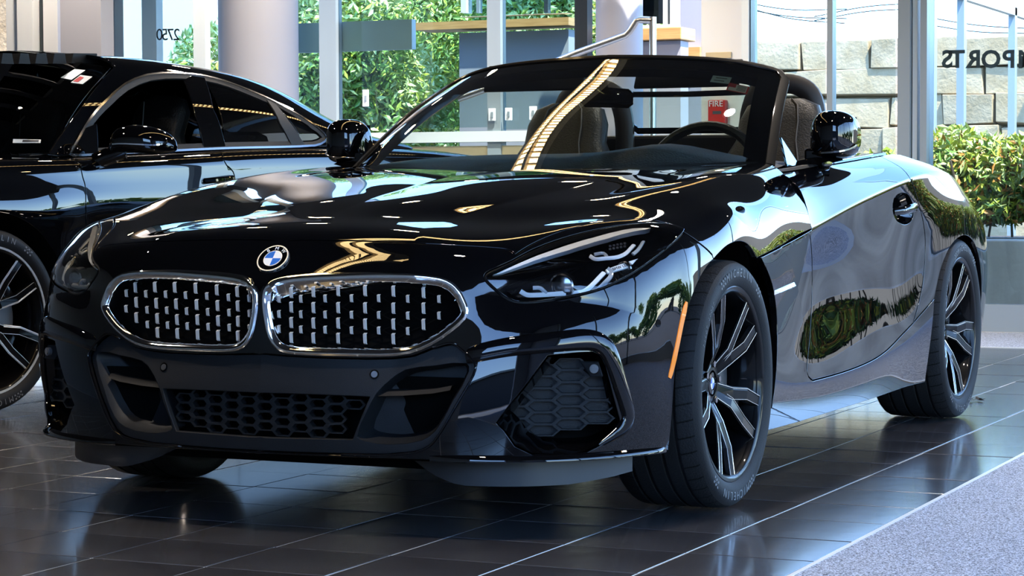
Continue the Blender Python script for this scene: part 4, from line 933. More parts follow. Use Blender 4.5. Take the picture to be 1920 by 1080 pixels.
# ------------------------------------------------------------------ wheels
def radial_rubber():
    """tread rubber: transverse sipes on the shoulders"""
    m = MATS['tread']; nt = m.node_tree; bs = nt.nodes['Principled BSDF']
    tc = nt.nodes.new('ShaderNodeTexCoord'); sx = nt.nodes.new('ShaderNodeSeparateXYZ'); nt.links.new(tc.outputs['Object'], sx.inputs[0])
    def M(op, a, b=None, v=None):
        n = nt.nodes.new('ShaderNodeMath'); n.operation = op
        nt.links.new(a, n.inputs[0])
        if b is not None: nt.links.new(b, n.inputs[1])
        if v is not None: n.inputs[1].default_value = v
        return n.outputs[0]
    ang = M('ARCTAN2', sx.outputs[2], sx.outputs[1]); ax = M('ABSOLUTE', sx.outputs[0]); sk = M('ADD', M('MULTIPLY', ang, v=46/(2*math.pi)), M('MULTIPLY', ax, v=5.0))
    fr = M('FRACT', sk); g = M('LESS_THAN', fr, v=.10); sh_ = M('GREATER_THAN', ax, v=.068); gr = M('MULTIPLY', g, sh_)
    mx = nt.nodes.new('ShaderNodeMix'); mx.data_type = 'RGBA'; nt.links.new(gr, mx.inputs[0]); mx.inputs[6].default_value = (.016, .016, .017, 1); mx.inputs[7].default_value = (.001, .001, .001, 1); nt.links.new(mx.outputs[2], bs.inputs['Base Color'])
radial_rubber()
def arc_text(body, R, ang0, size, step, xo, out=1):
    """letters set along the sidewall; angle is measured from the top towards the rear"""
    V = []; F = []
    for i, ch in enumerate(body):
        if ch == ' ': continue
        w = ang0+i*step; ra = np.array([0, math.sin(w), math.cos(w)]); tn = np.array([0, math.cos(w), -math.sin(w)])
        t = text_mesh('t', ch, size, 'lettering', None, .0004, frame(ra*R+np.array([xo, 0, 0]), tn, ra, (1, 0, 0)))
        b = len(V); V += [tuple(v.co) for v in t.data.vertices]; F += [tuple(k+b for k in p.vertices) for p in t.data.polygons]
        me = t.data; bpy.data.objects.remove(t); bpy.data.meshes.remove(me)
    return V, F
def wheel(loc, phase, RT_, W, black=True, lettering=True, rim_m='rim_black', edge_m='machined', spokes=5, spread=11.5, Rr=.254, parent=car):
    """wheel with its axle along +x (outer face), hub centre at the origin of the empty"""
    e = empty('wheel', loc, 0, parent); hw = W/2
    # tyre
    tp = [(Rr-.012, hw-.028), (Rr-.004, hw-.012), (Rr+.003, hw-.007), (Rr+.016, hw-.0005), ((Rr+RT_)/2, hw+.0015), (RT_-.018, hw-.003), (RT_-.009, hw-.011)]
    tyre = MB(); tyre.lathe(tp, n=72, axis='x'); tyre.lathe([(r, -h) for r, h in reversed(tp)], n=72, axis='x')
    tyre.build('sidewall', 'rubber', e, True)
    tr = [(RT_-.009, hw-.011), (RT_-.0035, hw-.022)]
    for g in (.62, .22, -.22, -.62):
        gx = g*hw*.86; tr += [(RT_-.0010, gx+.0055), (RT_-.008, gx+.0045), (RT_-.008, gx-.0045), (RT_-.0010, gx-.0055)]
    tr += [(RT_-.0035, -hw+.022), (RT_-.009, -hw+.011)]
    b = MB(); b.lathe(tr, n=72, axis='x'); b.build('tread', 'tread', e, True, fix=True)
    if lettering:
        V, F = arc_text('MICHELIN', (Rr+RT_)/2-.002, math.radians(-16), .030, math.radians(5.2), hw+.0012)
        V2, F2 = arc_text('PILOT SPORT', (Rr+RT_)/2-.003, math.radians(-66), .013, math.radians(2.5), hw+.0008)
        V3, F3 = arc_text('MICHELIN', (Rr+RT_)/2-.002, math.radians(164), .030, math.radians(5.2), hw+.0012)
        b = MB(); b.add(V, F); b.add(V2, F2); b.add(V3, F3)
        for a0 in (-27, 32, 153, 212):     # chequered marks on the sidewall
            for i in range(5):
                for j in range(3):
                    if (i+j) % 2: continue
                    w = math.radians(a0+i*1.5); r0 = Rr+.022+j*.007; r1 = r0+.006; w1 = w+math.radians(1.3)
                    b.add([(hw+.0012, r*math.sin(a), r*math.cos(a)) for r, a in ((r0, w), (r1, w), (r1, w1), (r0, w1))], [(0, 1, 2, 3)])
        o = b.build('sidewall_lettering', 'lettering', e, False, fix=False); tag(o, kind='stuff')
    # rim barrel and lip
    b = MB(); b.lathe([(Rr-.012, -hw+.02), (Rr-.03, -hw+.05), (Rr-.04, 0), (Rr-.036, hw-.06), (Rr-.022, hw-.028), (Rr-.013, hw-.016)], n=64, axis='x'); b.build('rim_barrel', rim_m, e, True)
    b = MB(); b.lathe([(Rr-.022, hw-.026), (Rr-.017, hw-.0145), (Rr-.012, hw-.0115), (Rr-.004, hw-.0095), (Rr+.001, hw-.012), (Rr+.001, hw-.02)], n=72, axis='x'); b.build('rim_lip', rim_m, e, True)
    if not black: b = MB(); b.lathe([(Rr-.010, hw-.0108), (Rr-.009, hw-.0085), (Rr-.002, hw-.0078), (Rr-.001, hw-.0095)], n=72, axis='x'); b.build('machined_ring', edge_m, e, True)
    # spokes: pairs fanning out from the hub, each with a flat machined edge along its flanks
    xh, xr = hw-.072, hw-.017
    for k in range(spokes):
        for s in (-1, 1):
            c = phase+k*2*math.pi/spokes; ds = math.radians(spread)
            rs = [.046, .10, .165, Rr-.018]; an = [c+s*ds*.55, c+s*ds*.62, c+s*ds*1.12, c+s*ds*1.0]
            wi = [.017, .0185, .0175, .016]; xf = [xh, xh+.028, xr-.010, xr]
            b = MB(); V = []
            ctr = [np.array([x, r*math.sin(a), r*math.cos(a)]) for r, a, x in zip(rs, an, xf)]
            for i in range(4):
                t = ctr[min(i+1, 3)]-ctr[max(i-1, 0)]; t[0] = 0; t /= np.linalg.norm(t); sd = np.array([0, t[2], -t[1]])*s
                dp = (.045, .05, .042, .03)[i]
                V += [ctr[i]-sd*wi[i]-[.012, 0, 0], ctr[i]-sd*wi[i]*.8-[.001, 0, 0], ctr[i]+sd*wi[i]*.55, ctr[i]+sd*wi[i]-[.002, 0, 0], ctr[i]+sd*wi[i]*.7-[dp, 0, 0], ctr[i]-sd*wi[i]*.7-[dp, 0, 0]]
            F = [(6*r+q, 6*r+(q+1) % 6, 6*r+6+(q+1) % 6, 6*r+6+q) for r in range(3) for q in range(6)]+[(5, 4, 3, 2, 1, 0), (18, 19, 20, 21, 22, 23)]
            b.add(V, F); o = b.build('spoke', [rim_m, edge_m], e, False)
            if not black:
                o.data.polygons.foreach_set('material_index', [1 if (6 <= i < 18 and (i % 6) == 2) else 0 for i in range(len(o.data.polygons))])
            b = MB(); ed = [ctr[i]+(np.array([0, (ctr[min(i+1, 3)]-ctr[max(i-1, 0)])[2], -(ctr[min(i+1, 3)]-ctr[max(i-1, 0)])[1]])/np.linalg.norm((ctr[min(i+1, 3)]-ctr[max(i-1, 0)])[1:]))*s*wi[i]*.8+np.array([.0005, 0, 0]) for i in range(4)]
            b.tube(ed, .0017, 5); b.tube([2*c_-e_+np.array([.0, 0, 0]) for c_, e_ in zip(ctr, ed)], .0011, 5); b.build('spoke_edge', 'spoke_silver' if black else 'machined', e, True)
        c = phase+k*2*math.pi/spokes; b = MB(); ds = math.radians(spread); P_ = []
        for r, f, x in ((.05, .55, xh-.012), (.10, .62, xh+.012), (.150, 1.0, xr-.028), (.178, 1.1, xr-.036)):
            P_.append([(x, r*math.sin(c+t*ds*f), r*math.cos(c+t*ds*f)) for t in (-1, -.5, 0, .5, 1)])
        b.grid(P_); b.build('spoke_web', rim_m, e, True)
    # hub, bolts, cap, brake
    b = MB(); b.lathe([(.066, xh-.05), (.062, xh-.004), (.050, xh+.003), (.034, xh+.004), (.032, xh-.004), (.0005, xh-.004)], n=40, axis='x'); b.build('hub', rim_m, e, True)
    for k in range(5):
        w = phase+math.pi/5+k*2*math.pi/5; b = MB(); b.tube([(xh-.02, .05*math.sin(w), .05*math.cos(w)), (xh+.008, .05*math.sin(w), .05*math.cos(w))], .009, 6); b.build('wheel_bolt', 'dark_chrome', e)
    pc = np.array([xh+.001, 0, 0]); f = lambda r, w, h: pc+np.array([h, r*math.sin(w), r*math.cos(w)])
    for k in range(4):
        W_ = np.linspace(k*math.pi/2, (k+1)*math.pi/2, 8); b = MB(); V = [pc+np.array([.003, 0, 0])]+[f(.0155, w, .003) for w in W_]+[f(.0155, w, -.002) for w in W_]
        b.add(V, [(0, i+1, i+2) for i in range(7)]+[(i+1, i+9, i+10, i+2) for i in range(7)]); b.build('cap_quarter', 'blue' if k % 2 else 'white', e, False)
    b = MB(); b.lathe([(.0155, xh+.003), (.0175, xh+.0055), (.028, xh+.004), (.030, xh-.004)], n=36, axis='x'); b.build('centre_cap', 'gloss_black', e, True)
    b = MB(); b.lathe([(.07, xh-.055), (.168, xh-.055), (.168, xh-.083), (.07, xh-.083)], n=48, axis='x'); b.build('brake_disc', 'steel', e, True)
    b = MB()
    W_ = np.linspace(math.radians(70), math.radians(122), 9)
    b.grid([[(xh-.02, r*math.sin(w), r*math.cos(w)) for w in W_] for r in (.115, .185)]); b.grid([[(x, .185*math.sin(w), .185*math.cos(w)) for w in W_] for x in (xh-.02, xh-.10)]); b.grid([[(x, .115*math.sin(w), .115*math.cos(w)) for w in W_] for x in (xh-.02, xh-.10)]); b.build('brake_caliper', 'blue' if 0 else 'steel', e, True)
    return e
def copy_tree(o, parent=None, name=None):
    c = o.copy(); COL.objects.link(c); c.parent = parent
    for ch in list(o.children): copy_tree(ch, c)
    return c
RF = .320
wf = wheel((.797, 0, RF), math.radians(-27), RF, .25); tag(wf, 'front wheel with gloss black double spokes')
wr = wheel((.797, 2.47, RF), math.radians(-41), RF, .265)
for w_, y in ((wf, 0), (wr, 2.47)):
    c = copy_tree(w_, car); c.location = (-.797, y, RF); c.rotation_euler = (0, 0, math.pi)
# wheel wells and underbody
for y0, xi, zt_ in ((0, .60, .372), (2.47, .60, .352)):
    W_ = np.linspace(math.radians(-98), math.radians(98), 25); b = MB()
    r0 = zt_; b.grid([[(min(x, .905-.075*abs(math.sin(w))**2), y0+(r0+.012)*math.sin(w), .322+r0*math.cos(w)) for w in W_] for x in (.55, .70, .82, .915)]); b.grid([[(.55, y0+r*math.sin(w), .322+r*math.cos(w)) for w in W_] for r in (.01, r0+.012)])
    o = b.build('wheel_well', 'void', car, True, fix=False); mirrored(o)
b = MB(); b.bbox((-.54, -.66, .15), (.54, 3.25, .50)); b.bbox((-.86, .42, .165), (.86, 2.06, .30)); b.bbox((-.86, .62, .165), (.86, 1.95, .58)); b.bbox((-.8, 2.9, .2), (.8, 3.2, .5)); b.build('underbody', 'void', car)
# ------------------------------------------------------------------ windscreen, cabin, mirrors
def bow(a, b, k): m = (np.array(a)+np.array(b))/2; return tuple(m+np.array([0, -k*.5, k]))
wb = [(0, .60, .866), (.33, .655, .878), (.58, .81, .889), (.69, .95, .893)]; wt = [(0, 1.396, 1.247), (.285, 1.406, 1.236), (.49, 1.436, 1.211), (.578, 1.468, 1.186)]
WS = Surf([wb, [bow(a, c, .018) for a, c in zip(wb, wt)], wt], flip=False)
ws_uv = WS.line((0, 0), (3, 0), 14)+WS.line((3, 0), (3, 2), 14)[1:]+WS.line((3, 2), (0, 2), 14)[1:]
panel('windshield', WS, ws_uv, 'windshield_glass', car, weld=True, gap=0, flange=.004, step=.05)
# frame: pillar and header as one swept bar, outer face glossy
fp = np.array([WS.ev(WS.uv(3, t))[0] for t in np.linspace(-.0, 1.86, 18)]+[WS.ev(WS.uv(3-s, 1.86+.14*min(1, s*5)))[0] for s in np.linspace(.08, 3, 22)])
_, NN = WS.ev([WS.uv(3, min(t, 2)) for t in np.linspace(0, 1.86, 18)]+[WS.uv(3-s, 2) for s in np.linspace(.08, 3, 22)], True)
if NN[0][2] < 0: NN = -NN
T = np.gradient(fp, axis=0); T /= np.linalg.norm(T, axis=1, keepdims=True); OUT = np.cross(T, NN); OUT /= np.linalg.norm(OUT, axis=1, keepdims=True)
if OUT[2][0] < 0: OUT = -OUT
fp[-1][0] = 0; OUT[-1][0] = 0; NN[-1][0] = 0
s_ = np.r_[np.zeros(16), np.linspace(0, 1, 6), np.ones(18)]        # 0 pillar, 1 header
def ring(a, h): return fp+OUT*a[:, None]+NN*h[:, None]
wP = .030-.012*s_; profs = [(-.003+0*s_, -.002+0*s_), (-.001+0*s_, .004+0*s_), (wP*.5, .007+0*s_), (wP*.9, .004+0*s_), (wP, -.004+0*s_), (wP*.94, -.034+0*s_), (wP*.3, -.050+0*s_), (-.052-.018*s_, -.040+0*s_), (-.058-.018*s_, -.012+0*s_), (-.055-.018*s_, -.006+0*s_)]
R_ = [ring(a, h) for a, h in profs]
V = np.array(R_); m_, n_ = V.shape[:2]; Vv = V.reshape(-1, 3); F = [(q*n_+i, q*n_+i+1, ((q+1) % m_)*n_+i+1, ((q+1) % m_)*n_+i) for q in range(m_) for i in range(n_-1)]
b = MB(); b.add(Vv, F); b.add(Vv*[-1, 1, 1], [tuple(reversed(f)) for f in F]); b.build('windshield_frame', 'frame_black', car, True, fix=True)
# black print along the edges of the glass, with a strip of seal at the cowl
b = MB(); N2 = NN
b.grid([fp-OUT*.072-NN*.0045, fp-OUT*.002-NN*.0045]); o = b.build('glass_border', 'frame_black', car, True); mirrored(o)
cw = [WS.ev(WS.uv(t, 0))[0] for t in np.linspace(0, 3, 16)]
b = MB(); b.grid([[p+np.array([0, -.11, -.030]) for p in cw], [p+np.array([0, -.03, -.012]) for p in cw], [p+np.array([0, .03, .008]) for p in cw]]); o = b.build('cowl_panel', 'matte_black', car, True); mirrored(o)
# brown-black fabric edge of the header (roof seal)
hd = fp[18:]; b = MB(); b.tube(hd+OUT[18:]*.020+NN[18:]*-.004, .009, 8); o = b.build('header_seal', 'brown_black', car, True); mirrored(o)
# stickers inside the glass
def sticker(name, px_, w, h, rows):
    u = WS.px(*px_); p, nn = WS.ev(u, True); p = p[0]; nn = nn[0]; nn = nn if nn[2] > 0 else -nn; tx = np.array([1., .16, 0]); tx -= nn*np.dot(tx, nn); tx /= np.linalg.norm(tx); ty = np.cross(nn, tx)
    for (x0, x1, y0, y1, m, dz, nm) in rows:
        b = MB(); q = [p+tx*(x*w)+ty*(y*h)-nn*(.004-dz) for x, y in ((x0, y0), (x1, y0), (x1, y1), (x0, y1))]; b.add(q+[v-nn*.0006 for v in q], [(0, 1, 2, 3), (7, 6, 5, 4)]+[(i, (i+1) % 4, 4+(i+1) % 4, 4+i) for i in range(4)]); b.build(nm, m, car)
sticker('inspection_sticker', (1352, 147), .060, .058, [(-.5, .5, -.5, .5, 'pale_blue', 0, 'inspection_sticker'), (-.3, .3, .15, .25, 'ink', .0004, 'sticker_print'), (-.35, .2, -.25, -.15, 'ink', .0004, 'sticker_print')])
sticker('price_sticker', (1384, 163.5), .066, .062, [(-.5, .5, -.5, .5, 'red', 0, 'registration_sticker'), (-.44, .42, -.42, .42, 'sticker', .0004, 'sticker_face'), (-.44, -.12, .0, .42, 'red', .0007, 'sticker_print')]+[(-.05, .38, y, y+.05, 'ink', .0007, 'sticker_print') for y in (.28, .14, 0, -.14, -.28)])
# interior tub, dashboard, steering wheel
b = MB(); b.bbox((-.78, .62, .30), (.78, 2.40, .62)); b.build('cabin_floor', 'fabric', car)
b = MB()
for s in (-1, 1): b.add([(s*x, y, z) for x, y, z in ((.78, .9, .60), (.78, 2.2, .60), (.80, 2.2, .92), (.785, .9, .86), (.70, .9, .60), (.70, 2.2, .60), (.72, 2.2, .915), (.70, .9, .855))], [(0, 1, 2, 3), (7, 6, 5, 4), (3, 2, 6, 7), (0, 3, 7, 4), (1, 5, 6, 2)])
b.build('door_trim', 'leather', car)
prof = [(.62, .82), (.70, .872), (.85, .912), (1.0, .93), (1.07, .915), (1.10, .86), (1.08, .70), (1.05, .6)]
xs = np.linspace(-.72, .72, 25); b = MB()
b.grid([[(x, y+.10*(x/.7)**2, z+(.032*math.exp(-((x-.36)/.16)**2) if y > .8 else 0)-.03*(abs(x)/.7)**3) for x in xs] for y, z in prof]); b.build('dashboard', 'leather', car, True)
sw = empty('steering_wheel', (0, 0, 0), 0, car); c = np.array([.37, 1.27, .855]); ax = np.array([0, -.90, .43]); ax /= np.linalg.norm(ax); e1 = np.array([1., 0, 0]); e2 = np.cross(ax, e1); 
if e2[2] < 0: e2 = -e2
b = MB(); b.tube([c+.182*(e1*math.cos(w)+e2*math.sin(w)) for w in np.linspace(0, 2*math.pi, 40, endpoint=False)], .016, 8, closed=True, up=tuple(ax)); b.build('wheel_rim', 'leather', sw, True)
b = MB(); b.tube([c+ax*.02, c-ax*.03], [.055, .06], 16); b.build('wheel_boss', 'leather', sw, True)
for w in (0, math.pi, -math.pi/2): b = MB(); b.tube([c, c+.175*(e1*math.cos(w)+e2*math.sin(w))], .014, 6, sq=(1.6, .6)); b.build('wheel_spoke', 'satin_silver' if w < -1 else 'leather', sw, True)
# seats with integrated headrests
def seat(x0):
    e = empty('seat', (0, 0, 0), 0, car)
    prof = [(0, .215, .07), (.1, .235, .09), (.30, .245, .10), (.48, .235, .09), (.58, .19, .075), (.66, .150, .062), (.73, .148, .058), (.79, .125, .05), (.815, .07, .03)]      # height, half width, half depth
    G = []
    for h, hw, hd in prof:
        y = 1.76+h*.36; z = .37+h*.93; row = []
        for w in np.linspace(0, 2*math.pi, 25):
            cx, sy = math.cos(w), math.sin(w); q = .55
            row.append((x0+hw*np.sign(cx)*abs(cx)**q, y+hd*np.sign(sy)*abs(sy)**q+(-.035 if sy < 0 and abs(cx) > .75 and h < .55 else 0), z))
        G.append(row)
    b = MB(); b.grid(G); b.add(G[-1][:-1], [tuple(range(24))]); b.build('backrest', 'leather', e, True)
    b = MB()
    for s in (-1, 1): b.tube([(x0+s*hw*.52, 1.76+h*.36-hd-.003, .37+h*.93) for h, hw, hd in prof[1:]], .003, 5)
    b.build('seat_seam', 'seam', e, True)
    b = MB(); b.tube([(x0, 1.30, .44), (x0, 1.38, .46), (x0, 1.58, .45), (x0, 1.80, .42)], [.20, .25, .25, .24], 20, sq=(1, .36)); b.build('seat_cushion', 'leather', e, True)
    return e
seat(.40); seat(-.40)
# roll hoops and wind deflector frame behind the seats
def hoop(s):
    pts = smooth2([(s*.235, 2.16, .90), (s*.24, 2.16, 1.08), (s*.275, 2.16, 1.163), (s*.34, 2.16, 1.183), (s*.41, 2.16, 1.18), (s*.462, 2.16, 1.145), (s*.487, 2.16, 1.05), (s*.50, 2.16, .90)], 4)
    b = MB(); b.tube(pts, .030, 10, sq=(1.2, .8), up=(0, 1, 0)); b.build('roll_hoop', 'brown_black', car, True)
for s in (-1, 1): hoop(s)
b = MB(); b.tube([(-.26, 2.18, 1.172), (-.22, 2.18, 1.16), (0, 2.18, 1.157), (.22, 2.18, 1.16), (.26, 2.18, 1.172)], .011, 8); b.tube([(-.262, 2.18, 1.17), (-.225, 2.18, 1.055), (-.19, 2.18, 1.028), (.19, 2.18, 1.026), (.225, 2.18, 1.05), (.262, 2.18, 1.17)], .012, 8); b.build('wind_deflector_frame', 'gloss_black', car, True)
b = MB(); b.bbox((-.23, 2.178, 1.03), (.23, 2.182, 1.158)); b.build('wind_deflector', 'pane', car)
b = MB(); b.bbox((-.58, 2.19, .86), (.58, 2.24, 1.012)); b.build('rear_bulkhead', 'matte_black', car, bevel=.012)
b = MB(); xs = np.linspace(-1, 1, 13); b.grid([[(x*hw, y, z+.02*(1-x*x)) for x in xs] for y, hw, z in ((2.06, .80, .885), (2.14, .80, .915), (2.3, .78, .925), (2.5, .76, .905), (2.85, .72, .865), (3.12, .68, .835), (3.42, .55, .80))]); b.build('rear_deck', 'paint', car, True)
b = MB(); b.grid([[(x*.72, y, z) for x in xs] for y, z in ((3.42, .80), (3.46, .70), (3.44, .45), (3.40, .25))]); b.grid([[(s_*.68, 3.40, z) for z in (.80, .6, .25)] for s_ in (-1, 1)]); b.build('rear_bumper', 'paint', car, True)
# door-top rails
b = MB(); rail = [SIDE.ev(SIDE.uv(0, t))[0] for t in np.linspace(3.05, 6.15, 14)]; b.grid([[p+np.array([.004, 0, .001]) for p in rail], [p+np.array([-.006, 0, .008]) for p in rail], [p+np.array([-.035, 0, .006]) for p in rail], [p+np.array([-.06, 0, -.03]) for p in rail]]); o = b.build('door_top_rail', 'matte_black', car, True); mirrored(o)
b = MB(); b.grid([[p+np.array([.006, 0, .000]) for p in rail[5:]], [p+np.array([.002, 0, .007]) for p in rail[5:]], [p+np.array([-.004, 0, .008]) for p in rail[5:]]]); o = b.build('belt_moulding', 'gloss_black', car, True); mirrored(o)
# quarter window by the pillar
q = [(.735, 1.02, .885), (.728, 1.16, .892), (.69, 1.10, .975)]; b = MB(); b.add(q+[(x-.006, y, z) for x, y, z in q], [(0, 1, 2), (5, 4, 3), (0, 3, 4, 1), (1, 4, 5, 2), (2, 5, 3, 0)]); o = b.build('quarter_window', 'dark_glass', car); mirrored(o)
# interior mirror and sun visors
b = MB(); b.tube([(-.075, 1.37, 1.118), (-.06, 1.365, 1.118), (0, 1.36, 1.118), (.09, 1.365, 1.112), (.105, 1.37, 1.112)], [.02, .034, .036, .034, .02], 12, sq=(.6, .95), up=(0, 0, 1)); b.tube([(.0, 1.37, 1.14), (.0, 1.34, 1.20)], .018, 8); b.build('interior_mirror', 'gloss_black', car, True)
for s in (-1, 1):
    b = MB(); b.box((s*.27, 1.435, 1.19), (.36, .012, .10), rotm('x', -.5)); b.build('sun_visor', 'fabric', car, bevel=.005)
# ---- door mirrors
def door_mirror():
    e = empty('door_mirror', parent=car); secs = []
    for x, y, zc, hh, fd, bd in ((.762, 1.185, .955, .030, .015, .02), (.772, 1.18, .965, .058, .045, .035), (.80, 1.172, .978, .072, .070, .042), (.85, 1.168, .981, .073, .076, .044), (.88, 1.172, .979, .066, .068, .043), (.898, 1.18, .976, .052, .048, .038), (.906, 1.19, .974, .030, .018, .028)):
        row = []
        for w in np.linspace(0, 2*math.pi, 29)[:-1]:
            c, s = math.cos(w), math.sin(w); q = .62
            zz = np.sign(s)*abs(s)**q; yy = np.sign(c)*abs(c)**q
            row.append((x, y+(bd if c > 0 else fd)*yy, zc+hh*zz))
        secs.append(row)
    secs = np.array(secs); n = 28
    sm = smooth2(secs.reshape(len(secs), -1), 3).reshape(-1, n, 3)
    b = MB(); b.grid(np.concatenate([sm, sm[:, :1]], 1)); b.add(sm[0], [tuple(range(n))]); b.add(sm[-1], [tuple(range(n-1, -1, -1))]); b.build('mirror_cap', 'paint', e, True)
    b = MB(); b.box((.835, 1.217, .978), (.115, .006, .115)); b.build('mirror_glass', 'chrome', e, bevel=.01)
    b = MB(); k = sm[:, :, :].copy(); pts = [(r[:, 0].mean(), r[:, 1].min()+.012, r[:, 2].min()+.020) for r in sm[3:-2]]
    b.tube(pts, .007, 6, sq=(1.4, .7)); b.build('turn_signal', 'dark_chrome', e, True)
    b = MB(); b.grid([[(.74, 1.08, .888), (.80, 1.09, .892), (.86, 1.11, .905)], [(.74, 1.10, .905), (.79, 1.12, .915), (.85, 1.14, .918)], [(.745, 1.20, .905), (.79, 1.21, .915), (.84, 1.21, .918)], [(.745, 1.24, .888), (.79, 1.23, .892), (.85, 1.22, .905)]]); b.bbox((.755, 1.12, .885), (.82, 1.21, .94)); b.build('mirror_foot', 'gloss_black', e, False, bevel=.008)
    return e
dm = door_mirror(); mir_tree(dm, car)
# ---- door handle in its oval recess
Pd, Nd, Id = loop3(SIDE, hand_uv, .012); n = len(Pd); cD = Pd.mean(0)
b = MB(); V0 = list(Pd-Nd*.004); V1 = [cD+(p-cD)*.72-np.array([.028, 0, 0]) for p in Pd]; b.add(V0+V1+[cD-np.array([.034, 0, 0])], [(i, (i+1) % n, n+(i+1) % n, n+i) for i in range(n)]+[(n+i, n+(i+1) % n, 2*n) for i in range(n)]); o = b.build('handle_recess', 'gloss_black', door, True, fix=False); mirrored(o, door2)
h0 = SIDE.ev(SIDE.px(1680, 397))[0]; h1 = SIDE.ev(SIDE.px(1713, 388))[0]
b = MB(); pts = [h0+(h1-h0)*t+np.array([dx, 0, 0]) for t, dx in ((-.04, -.006), (.2, .012), (.6, .016), (.92, .010), (1.03, -.004))]; b.tube(pts, [.010, .014, .015, .015, .010], 10, sq=(.6, 1.0)); o = b.build('door_handle', 'gloss_black', door, True); mirrored(o, door2)
# small fin in the breather behind the wheel
b = MB(); f0 = SIDE.ev(SIDE.px(1448, 546))[0]; f1 = SIDE.ev(SIDE.px(1485, 535))[0]
b.add([f0+[.006, 0, -.010], f1+[.006, 0, -.008], f1+[.006, 0, .010], f0+[.006, 0, .002], f0+[.018, .02, -.004], f1+[.018, -.02, 0]], [(0, 1, 5, 4), (4, 5, 2, 3), (0, 4, 3), (1, 2, 5)]); o = b.build('breather_fin', 'chrome', car); mirrored(o)
# ================================================================== black coupe-roofed sedan behind on the left
SO = np.array([-3.31, 1.476, 0]); SAL = math.radians(10.6)
sed = empty('sedan', SO, -SAL); tag(sed, 'glossy black fastback sedan parked behind on the left with bright-faced wheel', 'car')
CAM_W = CAM.copy(); _c, _s = math.cos(SAL), math.sin(SAL)
LR = np.array([[_c, -_s, 0], [_s, _c, 0], [0, 0, 1]])     # world -> sedan axes
class LSurf(Surf):
    def px(s, px, py, shift=(0, 0, 0), org=None):
        global CAM, FW, RT, UP
        k = (CAM, FW, RT, UP)
        CAM, FW, RT, UP = LR@(CAM-SO), LR@FW, LR@RT, LR@UP
        try: return Surf.px(s, px, py, shift)
        finally: CAM, FW, RT, UP = k
def latl(px, py, xl):
    d = LR@ray(px, py); c = LR@(CAM-SO); t = (xl-c[0])/d[0]; return c+t*d
BS = LSurf([[(.70, y, zt_), (.83, y, zt_-.010), (.887+f*.006, y, zt_-.034), (.896+f*.012, y, zt_-.085), (.903+f*.022, y, .79), (.897+f*.033, y, .62), (.905+f*.02, y, .40), (.90, y, .20)] for y, zt_, zc, f in
  ((-.75, .86, .76, .2), (-.4, .91, .81, .7), (0, .945, .845, 1), (.25, .953, .868, .9), (.5, .957, .880, .3), (.75, .967, .888, 0), (1.1, .982, .90, 0), (1.5, 1.0, .912, 0), (2.0, 1.012, .93, .3), (2.5, 1.015, .94, .8), (3.0, 1.0, .93, .6), (3.5, .96, .88, 0))], flip=False)
zr = lambda y: float(np.interp(y, [0, .9, 1.24, 1.49, 1.8, 1.99, 2.22, 2.41, 2.8], [1.345, 1.368, 1.366, 1.352, 1.325, 1.285, 1.205, 1.125, 1.03]))
zbl = lambda y: float(np.interp(y, [.3, .5, 1.4, 2.0, 2.6], [.945, .955, .995, 1.01, 1.01]))
GSf = LSurf([[(.30, y, zr(y)+.022), (.50, y, zr(y)+.006), (.60, y, zr(y)-.022), (.70, y, zr(y)-.32*(zr(y)-zbl(y))), (.782, y, zr(y)-.66*(zr(y)-zbl(y))), (.815, y, zbl(y))] for y in (.2, .45, .7, .95, 1.25, 1.5, 1.75, 2.0, 2.2, 2.4, 2.7)])
wb2 = [(0, .16, .955), (.38, .26, .960), (.60, .40, .962), (.715, .50, .962)]; wt2 = [(0, .86, 1.365), (.34, .885, 1.355), (.52, .925, 1.338), (.585, .965, 1.322)]
WS2 = LSurf([wb2, [bow(a, c, .02) for a, c in zip(wb2, wt2)], wt2])
panel('windshield', WS2, WS2.line((0, 0), (3, 0), 12)+WS2.line((3, 0), (3, 2), 12)[1:]+WS2.line((3, 2), (0, 2), 12)[1:], 'dark_glass', sed, weld=True, gap=0, flange=.004, step=.06)
DLO = smooth2([(130, 291), (145, 262), (160, 235), (180, 208), (202, 186), (233, 159), (277, 141), (333, 138), (383, 143), (425, 154), (467, 170), (500, 184), (533, 201), (583, 231), (606, 250), (612, 260), (600, 270), (575, 274.5), (500, 276.5), (413, 279), (323, 285), (230, 289), (160, 292)], 2, True)
dlo = GSf.pxs(DLO)
# greenhouse shell with the window opening
gh = GSf.pxs([(90, 290), (108, 262), (140, 217), (175, 171), (203, 137), (216, 124)])
gv0 = gh[-1][1]; shell = gh+[(0, gv0+.02)]+[(0, v) for v in np.linspace(gv0+.06, GSf.W.k[-1], 16)]+[(GSf.U.k[-1], GSf.W.k[-1])]+[(GSf.U.k[-1], v) for v in np.linspace(GSf.W.k[-1], gh[0][1]+.05, 16)][1:]
o = panel('roof_side', GSf, dedupe(shell), 'paint', sed, holes=[dlo], step=.03, gap=0, hole_flange=.02); mirrored(o)
xs = np.linspace(-1, 1, 11); b = MB(); b.grid([[(x*.32, y, zr(y)+.024+.016*(1-x*x)) for x in xs] for y in np.linspace(.90, 2.7, 16)]); b.build('roof', 'paint', sed, True)
rim_of('window_trim', GSf, dlo, [(-.006, -.002), (-.005, .005), (.004, .005), (.006, -.004)], 'dark_chrome', sed, .03)
rim_of('window_seal', GSf, dlo, [(.004, .002), (.026, -.004), (.026, -.012), (.004, -.012)], 'matte_black', sed, .03)
def gpanel(name, pts, m, off): o = panel(name, GSf, GSf.pxs(pts), m, sed, off=off, gap=0, flange=.006, step=.04); return o
